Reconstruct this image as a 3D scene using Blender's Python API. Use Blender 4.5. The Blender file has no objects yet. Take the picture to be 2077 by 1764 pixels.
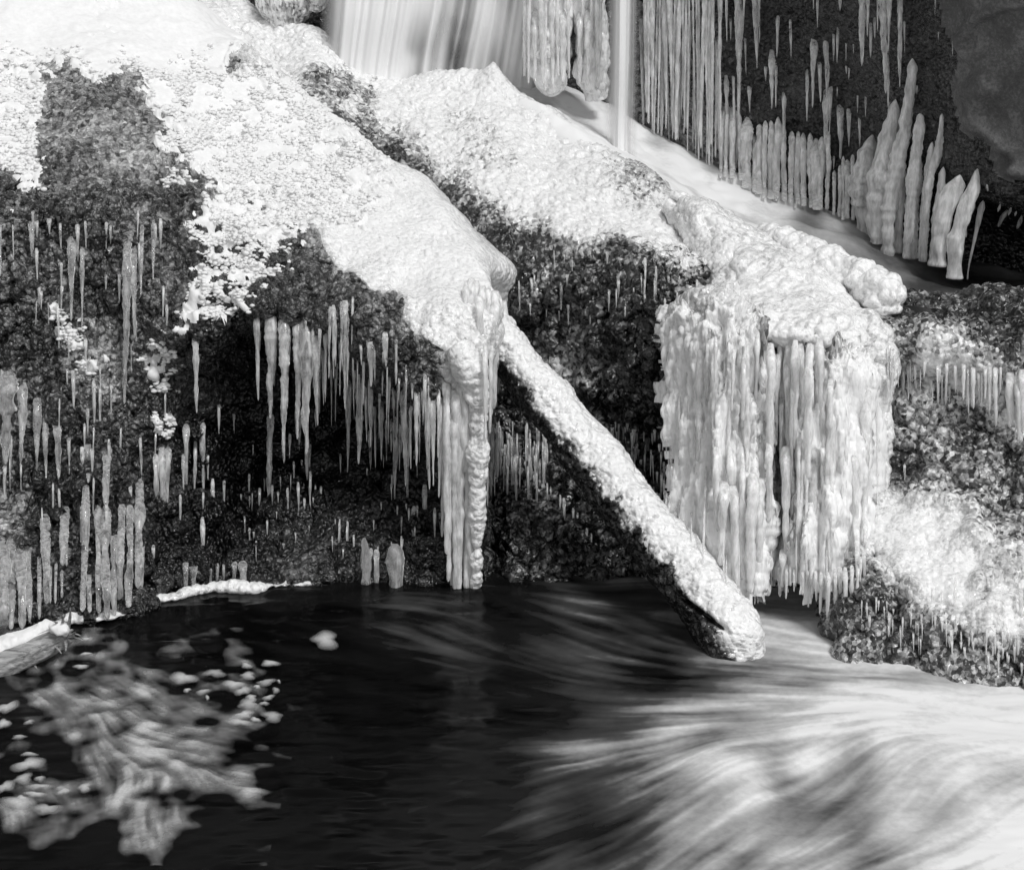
import bpy, math, random
import numpy as np
from mathutils import Vector

# ------------------------------------------------------------------ camera, sky, sun, exposure
scene = bpy.context.scene
C = scene.collection
CAM = np.array([0.0, -8.0, 3.1])
PITCH = math.radians(17.0)
FPX = 4154.0                      # focal length in units of a 2077 px wide picture
cam_d = bpy.data.cameras.new('camera')
cam_d.sensor_width = 36.0
cam_d.lens = 36.0 * FPX / 2077.0
cam_d.clip_start = 0.05
cam_d.clip_end = 600.0
cam = bpy.data.objects.new('camera', cam_d)
cam.location = CAM
cam.rotation_euler = (math.pi / 2 - PITCH, 0, 0)
C.objects.link(cam)
scene.camera = cam

SUN_EL, SUN_AZ = math.radians(56), math.radians(146)     # azimuth from +Y (away from camera) towards +X
world = bpy.data.worlds.new('World')
scene.world = world
world.use_nodes = True
wn, wl = world.node_tree.nodes, world.node_tree.links
wn.clear()
sky = wn.new('ShaderNodeTexSky')
sky.sky_type = 'NISHITA'
sky.sun_disc = False
sky.sun_elevation = SUN_EL
sky.sun_rotation = SUN_AZ
bw = wn.new('ShaderNodeRGBToBW')
bg = wn.new('ShaderNodeBackground')
bg.inputs['Strength'].default_value = 0.1
wo = wn.new('ShaderNodeOutputWorld')
wl.new(sky.outputs[0], bw.inputs[0])
wl.new(bw.outputs[0], bg.inputs['Color'])
wl.new(bg.outputs[0], wo.inputs[0])

sun_d = bpy.data.lights.new('sun', 'SUN')
sun_d.energy = 1.2
sun_d.angle = math.radians(14)
sun_d.color = (1, 1, 1)
sun = bpy.data.objects.new('sun', sun_d)
sdir = Vector((math.sin(SUN_AZ) * math.cos(SUN_EL), math.cos(SUN_AZ) * math.cos(SUN_EL), math.sin(SUN_EL)))
sun.rotation_euler = (-sdir).to_track_quat('-Z', 'Y').to_euler()
sun.location = (3, -2, 8)
C.objects.link(sun)

vs = scene.view_settings
vs.view_transform = 'Standard'
vs.look = 'None'
vs.gamma = 1.0
vs.use_curve_mapping = False
vs.exposure = 0.62
scene.cycles.max_bounces = 8
scene.cycles.transmission_bounces = 6
scene.cycles.transparent_max_bounces = 16
scene.cycles.use_denoising = True

# ------------------------------------------------------------------ picture <-> place
SP, CP = math.sin(PITCH), math.cos(PITCH)


def P(px, py, Y):
    x = (px - 1038.5) / FPX
    y = -(py - 882.0) / FPX
    d = np.array([x, CP + y * SP, -SP + y * CP])
    t = (Y - CAM[1]) / d[1]
    return CAM + d * t


def PZ(px, py, Z=0.0):
    x = (px - 1038.5) / FPX
    y = -(py - 882.0) / FPX
    d = np.array([x, CP + y * SP, -SP + y * CP])
    t = (Z - CAM[2]) / d[2]
    return CAM + d * t


def proj(v):
    r = v - CAM
    f = r[..., 1] * CP - r[..., 2] * SP
    u = r[..., 1] * SP + r[..., 2] * CP
    f = np.maximum(f, 0.1)
    return 1038.5 + FPX * r[..., 0] / f, 882.0 - FPX * u / f


def mpp(Y):                       # metres per picture unit at depth Y (about)
    return (Y + 8.0) / FPX / 0.97


# ------------------------------------------------------------------ noise
rng = np.random.default_rng(7)
T1 = rng.random((64, 64, 64)).astype(np.float32)
T3 = rng.random((32, 32, 32, 3)).astype(np.float32)


def vnoise(p, off=0):
    p = np.asarray(p, np.float32) + off
    i = np.floor(p).astype(np.int32)
    f = (p - i).astype(np.float32)
    f = f * f * f * (f * (f * 6 - 15) + 10)
    i0 = i & 63
    i1 = (i + 1) & 63
    x0, y0, z0 = i0[..., 0], i0[..., 1], i0[..., 2]
    x1, y1, z1 = i1[..., 0], i1[..., 1], i1[..., 2]
    fx, fy, fz = f[..., 0], f[..., 1], f[..., 2]
    a = T1[x0, y0, z0] * (1 - fx) + T1[x1, y0, z0] * fx
    b = T1[x0, y1, z0] * (1 - fx) + T1[x1, y1, z0] * fx
    c = T1[x0, y0, z1] * (1 - fx) + T1[x1, y0, z1] * fx
    d = T1[x0, y1, z1] * (1 - fx) + T1[x1, y1, z1] * fx
    return (a * (1 - fy) + b * fy) * (1 - fz) + (c * (1 - fy) + d * fy) * fz


def fbm(p, o=4, off=0):
    s, a, t = 0, 0.5, 0
    for k in range(o):
        s = s + a * vnoise(p * (2.03 ** k), off + 13.7 * k)
        t += a
        a *= 0.5
    return s / t


def worley(p, off=0.0):
    p = np.asarray(p, np.float32) + off
    i = np.floor(p).astype(np.int32)
    f = p - i
    best = np.full(p.shape[:-1], 9.0, np.float32)
    sec = best.copy()
    for dx in (-1, 0, 1):
        for dy in (-1, 0, 1):
            for dz in (-1, 0, 1):
                q = T3[(i[..., 0] + dx) & 31, (i[..., 1] + dy) & 31, (i[..., 2] + dz) & 31]
                ex = q[..., 0] + dx - f[..., 0]
                ey = q[..., 1] + dy - f[..., 1]
                ez = q[..., 2] + dz - f[..., 2]
                d = ex * ex + ey * ey + ez * ez
                m = d < best
                sec = np.where(m, best, np.minimum(sec, d))
                best = np.where(m, d, best)
    return np.sqrt(best), np.sqrt(sec)


def dome(p, off=0.0, r=0.8):
    d, _ = worley(p, off)
    return np.sqrt(np.clip(1 - (d / r) ** 2, 0, 1))


def blur(a, s, axis):
    k = np.exp(-.5 * (np.arange(-3 * s, 3 * s + 1) / s) ** 2)
    k /= k.sum()
    return np.apply_along_axis(lambda v: np.convolve(np.pad(v, 3 * s, mode='reflect'), k, 'valid'), axis, a)


def sstep(a, b, x):
    t = np.clip((x - a) / (b - a), 0, 1)
    return t * t * (3 - 2 * t)


def idw(pts, px, py, power=3.0, eps=200.0):
    pts = np.array(pts, float)
    n = pts.shape[1] - 2
    num = np.zeros(px.shape + (n,))
    den = np.zeros(px.shape)
    for q in pts:
        w = 1.0 / ((px - q[0]) ** 2 + (py - q[1]) ** 2 + eps) ** (power / 2)
        den += w
        num += w[..., None] * q[2:]
    r = num / den[..., None]
    return r[..., 0] if n == 1 else r


# ------------------------------------------------------------------ mesh helpers
def hermite(pts, t, out):
    pts = np.asarray(pts, float)
    m = np.zeros_like(pts)
    dt = np.diff(t)
    sl = np.diff(pts, axis=0) / dt.reshape((-1,) + (1,) * (pts.ndim - 1))
    m[0], m[-1] = sl[0], sl[-1]
    if len(t) > 2:
        w = (dt[1:] / (dt[1:] + dt[:-1])).reshape((-1,) + (1,) * (pts.ndim - 1))
        m[1:-1] = sl[:-1] * w + sl[1:] * (1 - w)
    k = np.clip(np.searchsorted(t, out, side='right') - 1, 0, len(t) - 2)
    h = (t[k + 1] - t[k])
    s = ((out - t[k]) / h)
    sh = (-1,) + (1,) * (pts.ndim - 1)
    s, h = s.reshape(sh), h.reshape(sh)
    return ((2 * s ** 3 - 3 * s ** 2 + 1) * pts[k] + (s ** 3 - 2 * s ** 2 + s) * h * m[k]
            + (-2 * s ** 3 + 3 * s ** 2) * pts[k + 1] + (s ** 3 - s ** 2) * h * m[k + 1])


def loft(sections, nu, nv, wv=None):
    """sections[s][k] -> dense grid [nu][nv][3]"""
    G = np.array(sections, float)
    du = np.linalg.norm(np.diff(G, axis=0), axis=2).mean(1) + 1e-4
    dv = np.linalg.norm(np.diff(G, axis=1), axis=2).mean(0) + 1e-4
    tu, tv = np.r_[0, np.cumsum(du)], np.r_[0, np.cumsum(dv)]
    G = hermite(G, tu, np.linspace(0, tu[-1], nu))
    o = np.linspace(0, tv[-1], nv)
    if wv is not None:
        c = np.r_[0, np.cumsum(dv * np.array(wv))]
        o = np.interp(np.linspace(0, c[-1], nv), c, tv)
    G = np.swapaxes(hermite(np.swapaxes(G, 0, 1), tv, o), 0, 1)
    return G


def grid_normals(G, closed_v=False):
    a = np.gradient(G, axis=0)
    if closed_v:
        b = np.roll(G, -1, 1) - np.roll(G, 1, 1)
    else:
        b = np.gradient(G, axis=1)
    n = np.cross(a, b)
    n /= np.linalg.norm(n, axis=2, keepdims=True) + 1e-9
    return n


def facing(G, n):
    s = np.sum(n * (CAM - G), axis=2)
    return n if np.mean(s) > 0 else -n


def grid_faces(nu, nv, closed_v=False):
    i = np.arange(nu * nv).reshape(nu, nv)
    if closed_v:
        j = np.roll(i, -1, 1)
        f = np.stack([i[:-1], i[1:], j[1:], j[:-1]], -1)
    else:
        f = np.stack([i[:-1, :-1], i[1:, :-1], i[1:, 1:], i[:-1, 1:]], -1)
    return f.reshape(-1, 4)


def make_mesh(name, V, F, attrs=None, smooth=True):
    V = np.asarray(V, np.float32).reshape(-1, 3)
    F = np.asarray(F, np.int32)
    k = F.shape[1]
    me = bpy.data.meshes.new(name)
    me.vertices.add(len(V))
    me.vertices.foreach_set('co', V.ravel())
    me.loops.add(F.size)
    me.loops.foreach_set('vertex_index', F.ravel())
    me.polygons.add(len(F))
    me.polygons.foreach_set('loop_start', np.arange(0, F.size, k, dtype=np.int32))
    me.polygons.foreach_set('loop_total', np.full(len(F), k, np.int32))
    me.update(calc_edges=True)
    if smooth:
        me.polygons.foreach_set('use_smooth', np.ones(len(F), bool))
    for a, v in (attrs or {}).items():
        at = me.attributes.new(a, 'FLOAT', 'POINT')
        at.data.foreach_set('value', np.asarray(v, np.float32).ravel())
    return me


def tag(o, label=None, cat=None, group=None, kind=None):
    if label and not kind: kind = 'thing'
    if label: o['label'] = label
    if cat: o['category'] = cat
    if group: o['group'] = group
    if kind: o['kind'] = kind
    return o


def empty(name, loc):
    o = bpy.data.objects.new(name, None)
    o.location = loc
    o.empty_display_size = 0.1
    C.objects.link(o)
    return o


def link(name, me, mat, parent=None, loc=(0, 0, 0)):
    o = bpy.data.objects.new(name, me)
    if mat is not None and not me.materials:
        me.materials.append(mat)
    if parent is not None:
        o.parent = parent
        loc = -np.array(parent.location)
    o.location = loc
    C.objects.link(o)
    return o


def submesh(name, V, F, keep, attrs):
    F = F[keep]
    u, inv = np.unique(F, return_inverse=True)
    return make_mesh(name, V[u], inv.reshape(F.shape), {k: np.asarray(v).ravel()[u] for k, v in attrs.items()})


# nearest surface depth seen from the front, used to hang ice on what carries it
ZB = np.full((620, 760), 99.0)


def splat(V, res=4):
    px, py = proj(V.reshape(-1, 3))
    ix = ((px + 400) / res).astype(int)
    iy = ((py + 300) / res).astype(int)
    ok = (ix >= 0) & (ix < 760) & (iy >= 0) & (iy < 620)
    np.minimum.at(ZB, (iy[ok], ix[ok]), V.reshape(-1, 3)[ok, 1])


ZB_NOW = []


def depth(px, py, zb=None):
    ZB = ZB_NOW[0] if ZB_NOW else globals()['ZB']
    ix, iy = int((px + 400) / 4), int((py + 300) / 4)
    w = ZB[max(iy - 1, 0):iy + 2, max(ix - 1, 0):ix + 2]
    w = w[w < 90]
    return float(np.median(w)) if len(w) else 0.3


# ------------------------------------------------------------------ materials
def new_mat(name):
    m = bpy.data.materials.new(name)
    m.use_nodes = True
    nt = m.node_tree
    b = nt.nodes['Principled BSDF']
    return m, nt, b


class NB:
    def __init__(s, nt):
        s.nt = nt

    def n(s, t, **kw):
        o = s.nt.nodes.new(t)
        for k, v in kw.items():
            setattr(o, k, v)
        return o

    def l(s, a, b):
        s.nt.links.new(a, b)

    def math(s, op, a, b=None, clamp=False):
        o = s.n('ShaderNodeMath', operation=op, use_clamp=clamp)
        for i, v in enumerate((a, b)):
            if v is None: continue
            if isinstance(v, (int, float)): o.inputs[i].default_value = v
            else: s.l(v, o.inputs[i])
        return o.outputs[0]

    def noise(s, co, scale, detail=4, rough=0.6, dist=0.0):
        o = s.n('ShaderNodeTexNoise')
        s.l(co, o.inputs['Vector'])
        o.inputs['Scale'].default_value = scale
        o.inputs['Detail'].default_value = detail
        o.inputs['Roughness'].default_value = rough
        o.inputs['Distortion'].default_value = dist
        return o.outputs['Fac']

    def voro(s, co, scale, feature='F1'):
        o = s.n('ShaderNodeTexVoronoi', feature=feature)
        s.l(co, o.inputs['Vector'])
        o.inputs['Scale'].default_value = scale
        return o.outputs['Distance']

    def ramp(s, fac, stops):
        o = s.n('ShaderNodeValToRGB')
        e = o.color_ramp.elements
        while len(e) < len(stops): e.new(0.5)
        for el, (p, c) in zip(e, stops):
            el.position = p
            el.color = (c, c, c, 1)
        s.l(fac, o.inputs[0])
        return o.outputs[0]

    def bump(s, h, strength, dist, normal=None):
        o = s.n('ShaderNodeBump')
        o.inputs['Strength'].default_value = strength
        o.inputs['Distance'].default_value = dist
        s.l(h, o.inputs['Height'])
        if normal is not None: s.l(normal, o.inputs['Normal'])
        return o.outputs[0]

    def attr(s, name):
        return s.n('ShaderNodeAttribute', attribute_name=name).outputs['Fac']

    def pos(s):
        return s.n('ShaderNodeNewGeometry').outputs['Position']

    def scaled(s, co, v):
        o = s.n('ShaderNodeMapping')
        o.inputs['Scale'].default_value = v
        s.l(co, o.inputs['Vector'])
        return o.outputs[0]


def snow_material():
    m, nt, b = new_mat('snow')
    k = NB(nt)
    co = k.pos()
    g = k.noise(co, 220, 3, 0.7)
    g2 = k.noise(co, 40, 4, 0.6)
    k.l(k.ramp(g2, [(0.3, 0.80), (0.7, 0.9)]), b.inputs['Base Color'])
    b.inputs['Roughness'].default_value = 0.75
    b.inputs['Specular IOR Level'].default_value = 0.25
    n1 = k.bump(g2, 0.16, 0.008)
    k.l(k.bump(g, 0.3, 0.003, n1), b.inputs['Normal'])
    return m


def ice_material(name, lo=0.006, hi=0.8, scale=1.0, spread=0.7, rough=(0.06, 0.3), sss=0.0, bump=1.0, coat=0.6, stretch=1.0, knee=(0.28, 0.55, 0.95), facet=0.5, grain=95):
    """glazed ice: attribute 'white' runs from clear ice over dark rock (0) to air-filled white ice (1)"""
    m, nt, b = new_mat(name)
    k = NB(nt)
    co = k.scaled(k.pos(), (1, 1, stretch))
    w = k.attr('white')
    n1 = k.noise(co, 24 * scale, 5, 0.65, 0.3)
    n2 = k.noise(co, 110 * scale, 3, 0.7)
    vc = k.n('ShaderNodeTexVoronoi')
    k.l(co, vc.inputs['Vector'])
    vc.inputs['Scale'].default_value = 48 * scale
    cell = k.n('ShaderNodeRGBToBW')
    k.l(vc.outputs['Color'], cell.inputs[0])
    fc = k.n('ShaderNodeTexVoronoi')
    k.l(co, fc.inputs['Vector'])
    fc.inputs['Scale'].default_value = grain
    fcw = k.n('ShaderNodeRGBToBW')
    k.l(fc.outputs['Color'], fcw.inputs[0])
    nn = k.math('ADD', k.math('ADD', k.math('MULTIPLY', n1, 0.52), k.math('MULTIPLY', n2, 0.18)), k.math('MULTIPLY', cell.outputs[0], 0.3))
    v2 = vc.outputs['Distance']
    nn = k.math('ADD', k.math('MULTIPLY', nn, .8), k.math('MULTIPLY', fcw.outputs[0], .4))
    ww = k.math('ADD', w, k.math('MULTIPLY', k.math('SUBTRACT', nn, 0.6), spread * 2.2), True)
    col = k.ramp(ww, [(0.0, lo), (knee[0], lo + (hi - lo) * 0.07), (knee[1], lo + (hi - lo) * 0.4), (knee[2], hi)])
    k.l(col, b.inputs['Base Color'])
    k.l(k.ramp(ww, [(0.0, rough[0]), (1.0, rough[1])]), b.inputs['Roughness'])
    b.inputs['IOR'].default_value = 1.33
    b.inputs['Coat Weight'].default_value = coat
    b.inputs['Coat Roughness'].default_value = 0.04
    b.inputs['Coat IOR'].default_value = 1.4
    if sss:
        k.l(k.math('MULTIPLY', ww, sss), b.inputs['Subsurface Weight'])
        b.inputs['Subsurface Radius'].default_value = (1, 1, 1)
        b.inputs['Subsurface Scale'].default_value = 0.025
    nb = k.bump(k.math('MULTIPLY', k.math('MULTIPLY', v2, v2), -1.0), 0.7 * bump, 0.03 / scale)
    nb = k.bump(k.math('MULTIPLY', k.math('MULTIPLY', k.voro(co, 110 * scale), k.voro(co, 110 * scale)), -1.0), 0.35 * bump, 0.012 / scale, nb)
    nb = k.bump(n2, 0.5 * bump, 0.006 / scale, nb)
    sub = k.n('ShaderNodeVectorMath', operation='SUBTRACT')
    k.l(fc.outputs['Color'], sub.inputs[0])
    sub.inputs[1].default_value = (.5, .5, .5)
    mul = k.n('ShaderNodeVectorMath', operation='SCALE')
    k.l(sub.outputs[0], mul.inputs[0])
    mul.inputs['Scale'].default_value = facet
    add = k.n('ShaderNodeVectorMath', operation='ADD')
    k.l(nb, add.inputs[0])
    k.l(mul.outputs[0], add.inputs[1])
    nrm = k.n('ShaderNodeVectorMath', operation='NORMALIZE')
    k.l(add.outputs[0], nrm.inputs[0])
    k.l(nrm.outputs[0], b.inputs['Normal'])
    k.l(nrm.outputs[0], b.inputs['Coat Normal'])
    return m


def icicle_material(name, trans=0.7, base=0.85, rough=0.12, sss=0.0, sheen=1.0, milk=0.45):
    m, nt, b = new_mat(name)
    k = NB(nt)
    co = k.pos()
    n1 = k.noise(k.scaled(co, (1, 1, 0.25)), 45, 4, 0.6)
    n2 = k.noise(k.scaled(co, (0.35, 0.35, 1)), 170, 2, 0.6)
    b.inputs['Base Color'].default_value = (base, base, base, 1)
    b.inputs['Roughness'].default_value = rough
    b.inputs['IOR'].default_value = 1.31
    b.inputs['Sheen Weight'].default_value = sheen
    b.inputs['Sheen Roughness'].default_value = 0.3
    k.l(k.ramp(n1, [(0.35, trans), (0.7, max(0, trans - milk))]), b.inputs['Transmission Weight'])
    if sss:
        b.inputs['Subsurface Weight'].default_value = sss
        b.inputs['Subsurface Radius'].default_value = (1, 1, 1)
        b.inputs['Subsurface Scale'].default_value = 0.02
    k.l(k.bump(n2, 0.3, 0.003), b.inputs['Normal'])
    return m


def rock_material():
    m, nt, b = new_mat('rock')
    k = NB(nt)
    co = k.pos()
    n1 = k.noise(co, 5, 6, 0.65, 0.6)
    n2 = k.noise(co, 70, 4, 0.7)
    nn = k.math('ADD', k.math('MULTIPLY', n1, 0.6), k.math('MULTIPLY', n2, 0.4))
    k.l(k.ramp(nn, [(0.3, 0.03), (0.5, 0.1), (0.7, 0.28)]), b.inputs['Base Color'])
    b.inputs['Roughness'].default_value = 0.7
    k.l(k.bump(n2, 0.7, 0.01, k.bump(n1, 0.5, 0.04)), b.inputs['Normal'])
    return m


def water_material(name, deep=0.002):
    """dark water with air-filled foam where the attribute 'foam' says the water is churned"""
    m, nt, b = new_mat(name)
    k = NB(nt)
    f = k.attr('foam')
    co = k.pos()
    n = k.noise(co, 30, 3, 0.6)
    ff = k.math('MULTIPLY', f, k.math('ADD', k.math('MULTIPLY', n, 0.3), 0.85), True)
    k.l(k.ramp(ff, [(0.0, deep), (0.12, 0.008), (0.3, 0.07), (0.6, 0.42), (0.9, 0.85)]), b.inputs['Base Color'])
    k.l(k.ramp(ff, [(0.0, 0.12), (0.4, 0.6), (1.0, 0.9)]), b.inputs['Roughness'])
    k.l(k.ramp(ff, [(0.0, 0.12), (0.4, 0.05)]), b.inputs['Specular IOR Level'])
    b.inputs['IOR'].default_value = 1.333
    return m


def fall_material():
    m, nt, b = new_mat('falling_water')
    k = NB(nt)
    a = k.attr('veil')
    b.inputs['Roughness'].default_value = 0.6
    b.inputs['Specular IOR Level'].default_value = 0.15
    k.l(k.ramp(a, [(0.0, 0.45), (1.0, 0.85)]), b.inputs['Base Color'])
    k.l(k.ramp(a, [(0.0, 0.0), (0.35, 0.35), (0.8, 0.9), (1.0, 0.97)]), b.inputs['Alpha'])
    return m


def foam_material():
    m, nt, b = new_mat('foam')
    k = NB(nt)
    a = k.attr('foam')
    co = k.pos()
    n = k.noise(co, 140, 3, 0.7)
    k.l(k.ramp(n, [(0.3, 0.55), (0.7, 0.8)]), b.inputs['Base Color'])
    b.inputs['Roughness'].default_value = 0.8
    b.inputs['Specular IOR Level'].default_value = 0.2
    k.l(k.ramp(a, [(0.0, 0.0), (0.5, 0.32), (1.0, 0.8)]), b.inputs['Alpha'])
    k.l(k.bump(n, 0.3, 0.004), b.inputs['Normal'])
    return m


def wood_material():
    m, nt, b = new_mat('weathered_wood')
    k = NB(nt)
    co = k.n('ShaderNodeTexCoord').outputs['Object']
    s = k.scaled(co, (2.0, 40, 40))
    n1 = k.noise(s, 2.2, 5, 0.65, 0.4)
    k.l(k.ramp(n1, [(0.3, 0.10), (0.5, 0.35), (0.75, 0.6)]), b.inputs['Base Color'])
    b.inputs['Roughness'].default_value = 0.8
    k.l(k.bump(n1, 0.8, 0.012), b.inputs['Normal'])
    return m


M_SNOW = snow_material()
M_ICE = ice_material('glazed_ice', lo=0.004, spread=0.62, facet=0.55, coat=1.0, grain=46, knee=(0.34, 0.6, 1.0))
M_WHITE = ice_material('white_ice', lo=0.03, hi=0.9, spread=0.42, sss=0.5, bump=0.42)
M_CRUST = ice_material('crusted_ice', lo=0.005, hi=0.88, spread=0.62, bump=0.42, sss=0.25, grain=62, knee=(0.28, 0.47, 0.74))
M_SHEET = ice_material('sheet_ice', lo=0.04, hi=0.9, spread=0.6, sss=0.3, bump=0.5, stretch=0.3, facet=.4, knee=(0.2, 0.42, 0.72))
M_ICICLE = icicle_material('icicle_ice', 0.88, 0.98, 0.03, milk=0.55)
M_CURTAIN = icicle_material('milky_icicle_ice', 0.65, 0.99, 0.025, 0.35, milk=0.55)
M_GREYICE = icicle_material('dull_icicle_ice', 0.9, 0.9, 0.04, milk=0.35)
M_SPIRE = icicle_material('spire_ice', 0.68, 0.99, 0.025, 0.35, milk=0.5)
M_ROCK = rock_material()
M_WATER = water_material('pool_water')
M_FALL = fall_material()
M_FOAM = foam_material()
M_WOOD = wood_material()

# ------------------------------------------------------------------ ground sheet
gv = np.array([(-200, -200, -0.8), (200, -200, -0.8), (200, 200, -0.8), (-200, 200, -0.8)], float)
tag(link('river_bed', make_mesh('river_bed', gv, np.array([[0, 1, 2, 3]])), M_ROCK), kind='structure')


def sections(rows, back=True, bottom=True, bx=0.15, last=0):
    out = []
    for i, r in enumerate(rows):
        bx = -.12 if i >= len(rows) - last else .15
        pts = [P(*q) for q in r]
        if back:
            a = pts[0]
            pts = [a + np.array([bx * 1.3, 0.55, -1.3]), a + np.array([bx, 0.32, -0.16])] + pts
        if bottom:
            z = pts[-1].copy()
            z[2] = min(z[2] - 0.3, -0.4)
            pts.append(z)
        out.append(pts)
    return out


# ------------------------------------------------------------------ the snowy boulder on the left
A = [
    [(-220, -170, 2.3), (-220, 0, 1.75), (-220, 150, 1.2), (-220, 280, .7), (-220, 420, .25), (-220, 520, .15), (-220, 750, .05), (-220, 1000, -.05), (-220, 1290, -.5)],
    [(60, -170, 2.45), (60, -20, 1.95), (60, 100, 1.5), (60, 230, 1.0), (60, 400, .45), (60, 470, .38), (60, 700, .25), (60, 1000, .1), (60, 1265, -.42)],
    [(240, -120, 2.4), (230, 0, 2.0), (220, 100, 1.55), (220, 200, 1.15), (220, 340, .75), (220, 430, .5), (220, 720, .3), (220, 930, .15), (220, 1250, -.35)],
    [(410, 20, 2.2), (400, 100, 1.8), (390, 200, 1.35), (390, 330, .9), (385, 500, .5), (380, 660, .25), (380, 760, .35), (380, 980, .42), (380, 1205, -.1)],
    [(500, 110, 1.9), (490, 190, 1.55), (480, 300, 1.15), (480, 420, .75), (490, 540, .4), (495, 620, .25), (495, 720, .55), (495, 980, .65), (495, 1190, -.02)],
    [(640, 205, 1.6), (625, 270, 1.35), (610, 360, 1.0), (600, 460, .65), (600, 560, .35), (600, 640, .2), (600, 740, .55), (600, 960, .65), (600, 1180, 0)],
    [(760, 300, 1.3), (740, 350, 1.1), (720, 420, .8), (700, 500, .5), (690, 580, .27), (690, 660, .15), (690, 760, .5), (690, 960, .6), (690, 1185, 0)],
    [(910, 420, .85), (880, 450, .7), (850, 500, .5), (830, 560, .28), (810, 640, .12), (800, 740, .06), (800, 820, .35), (800, 960, .5), (800, 1190, .02)],
    [(985, 520, .5), (968, 545, .36), (945, 580, .22), (925, 620, .1), (905, 700, 0), (900, 790, -.02), (900, 900, .12), (900, 1000, .2), (900, 1190, .02)],
    [(1018, 600, .3), (1010, 620, .2), (1000, 650, .1), (985, 690, .05), (975, 740, .02), (970, 800, .02), (960, 920, .1), (960, 1020, .15), (960, 1190, .05)],
    [(1028, 640, .45), (1026, 660, .4), (1018, 700, .36), (1008, 740, .35), (1000, 800, .35), (995, 860, .35), (985, 950, .4), (985, 1050, .4), (985, 1180, .3)],
    [(1010, 660, 1.0), (1010, 680, .95), (1000, 720, .9), (990, 760, .9), (985, 820, .9), (980, 880, .9), (975, 950, .9), (975, 1020, .85), (975, 1100, .8)],
]
#            px   py   snow  white
A_COV = [(-100, 50, 1.2, .9), (100, 50, 1.3, .9), (300, 80, 1.3, .9), (420, 60, 1.2, .85), (200, 130, 1.1, .7), (60, 200, .95, .6), (30, 300, .95, .5),
         (330, 190, 1.0, .7), (430, 230, 1.0, .7), (440, 120, 1.0, .7), (478, 148, -.2, .5), (450, 170, 1.0, .7), (500, 175, 1.0, .8), (520, 130, .3, .8), (560, 250, 1.0, .9),
         (130, 210, -.4, .5), (190, 210, -.5, .42), (240, 195, -.5, .38), (200, 260, -.8, .62), (160, 260, -.5, .66), (280, 270, -.4, .5), (230, 330, -.8, .62), (300, 330, -.5, .6),
         (330, 300, .7, .5), (350, 370, .6, .4), (410, 300, .95, .6), (380, 410, -.2, .3), (60, 360, .7, .4), (20, 410, .2, .35), (100, 340, .1, .4),
         (470, 340, .82, .7), (540, 330, .9, .9), (620, 340, .92, 1.), (600, 420, .7, .95), (700, 420, .6, 1.1), (520, 430, .7, .55), (440, 420, .75, .5), (410, 470, .75, .2),
         (460, 500, .74, .12), (500, 540, .66, .15), (420, 560, .72, .12), (440, 620, .75, .1), (390, 630, .7, .25), (560, 500, .55, .35), (580, 540, .05, .3), (640, 560, -.4, .25),
         (340, 700, .72, .2), (320, 780, .72, .2), (330, 860, .7, .12), (310, 740, .72, .25), (380, 700, .1, .05), (290, 800, .0, .3), (120, 640, .74, .4), (150, 680, .7, .4), (180, 740, .76, .5), (540, 470, .66, .3), (480, 600, .72, .08), (530, 600, .4, .12), (560, 555, .5, .2), (200, 720, .3, .5),
         (700, 500, .2, 1.), (800, 460, .2, 1.2), (760, 560, .1, .9), (850, 560, .1, 1.2), (900, 500, .2, 1.2), (950, 560, .0, 1.1), (1000, 560, .0, 1.0), (720, 600, -.3, .25), (800, 640, -.3, .35), (860, 640, -.2, .9),
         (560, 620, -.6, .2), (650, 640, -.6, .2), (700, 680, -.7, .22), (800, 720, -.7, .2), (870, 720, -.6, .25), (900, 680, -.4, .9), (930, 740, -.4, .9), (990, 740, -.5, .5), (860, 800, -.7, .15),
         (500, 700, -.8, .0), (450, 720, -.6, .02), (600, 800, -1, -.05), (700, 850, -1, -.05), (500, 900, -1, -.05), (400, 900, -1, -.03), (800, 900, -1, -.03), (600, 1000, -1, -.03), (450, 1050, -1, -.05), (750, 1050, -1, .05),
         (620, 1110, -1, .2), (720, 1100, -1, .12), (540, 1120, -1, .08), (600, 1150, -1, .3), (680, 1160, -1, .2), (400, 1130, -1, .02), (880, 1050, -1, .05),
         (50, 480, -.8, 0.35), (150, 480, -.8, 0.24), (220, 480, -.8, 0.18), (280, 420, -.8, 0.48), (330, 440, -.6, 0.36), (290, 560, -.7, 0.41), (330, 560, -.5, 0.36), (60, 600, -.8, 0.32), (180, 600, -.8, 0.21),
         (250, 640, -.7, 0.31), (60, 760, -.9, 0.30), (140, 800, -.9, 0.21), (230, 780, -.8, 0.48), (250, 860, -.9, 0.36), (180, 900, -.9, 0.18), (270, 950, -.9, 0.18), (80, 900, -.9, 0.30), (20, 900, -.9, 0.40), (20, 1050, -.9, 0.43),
         (120, 1050, -.9, 0.14), (220, 1050, -.9, 0.14), (20, 1200, -.9, 0.43), (100, 1180, -.9, 0.20), (200, 1200, -.9, 0.11), (300, 1150, -1, 0.08)]


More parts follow.
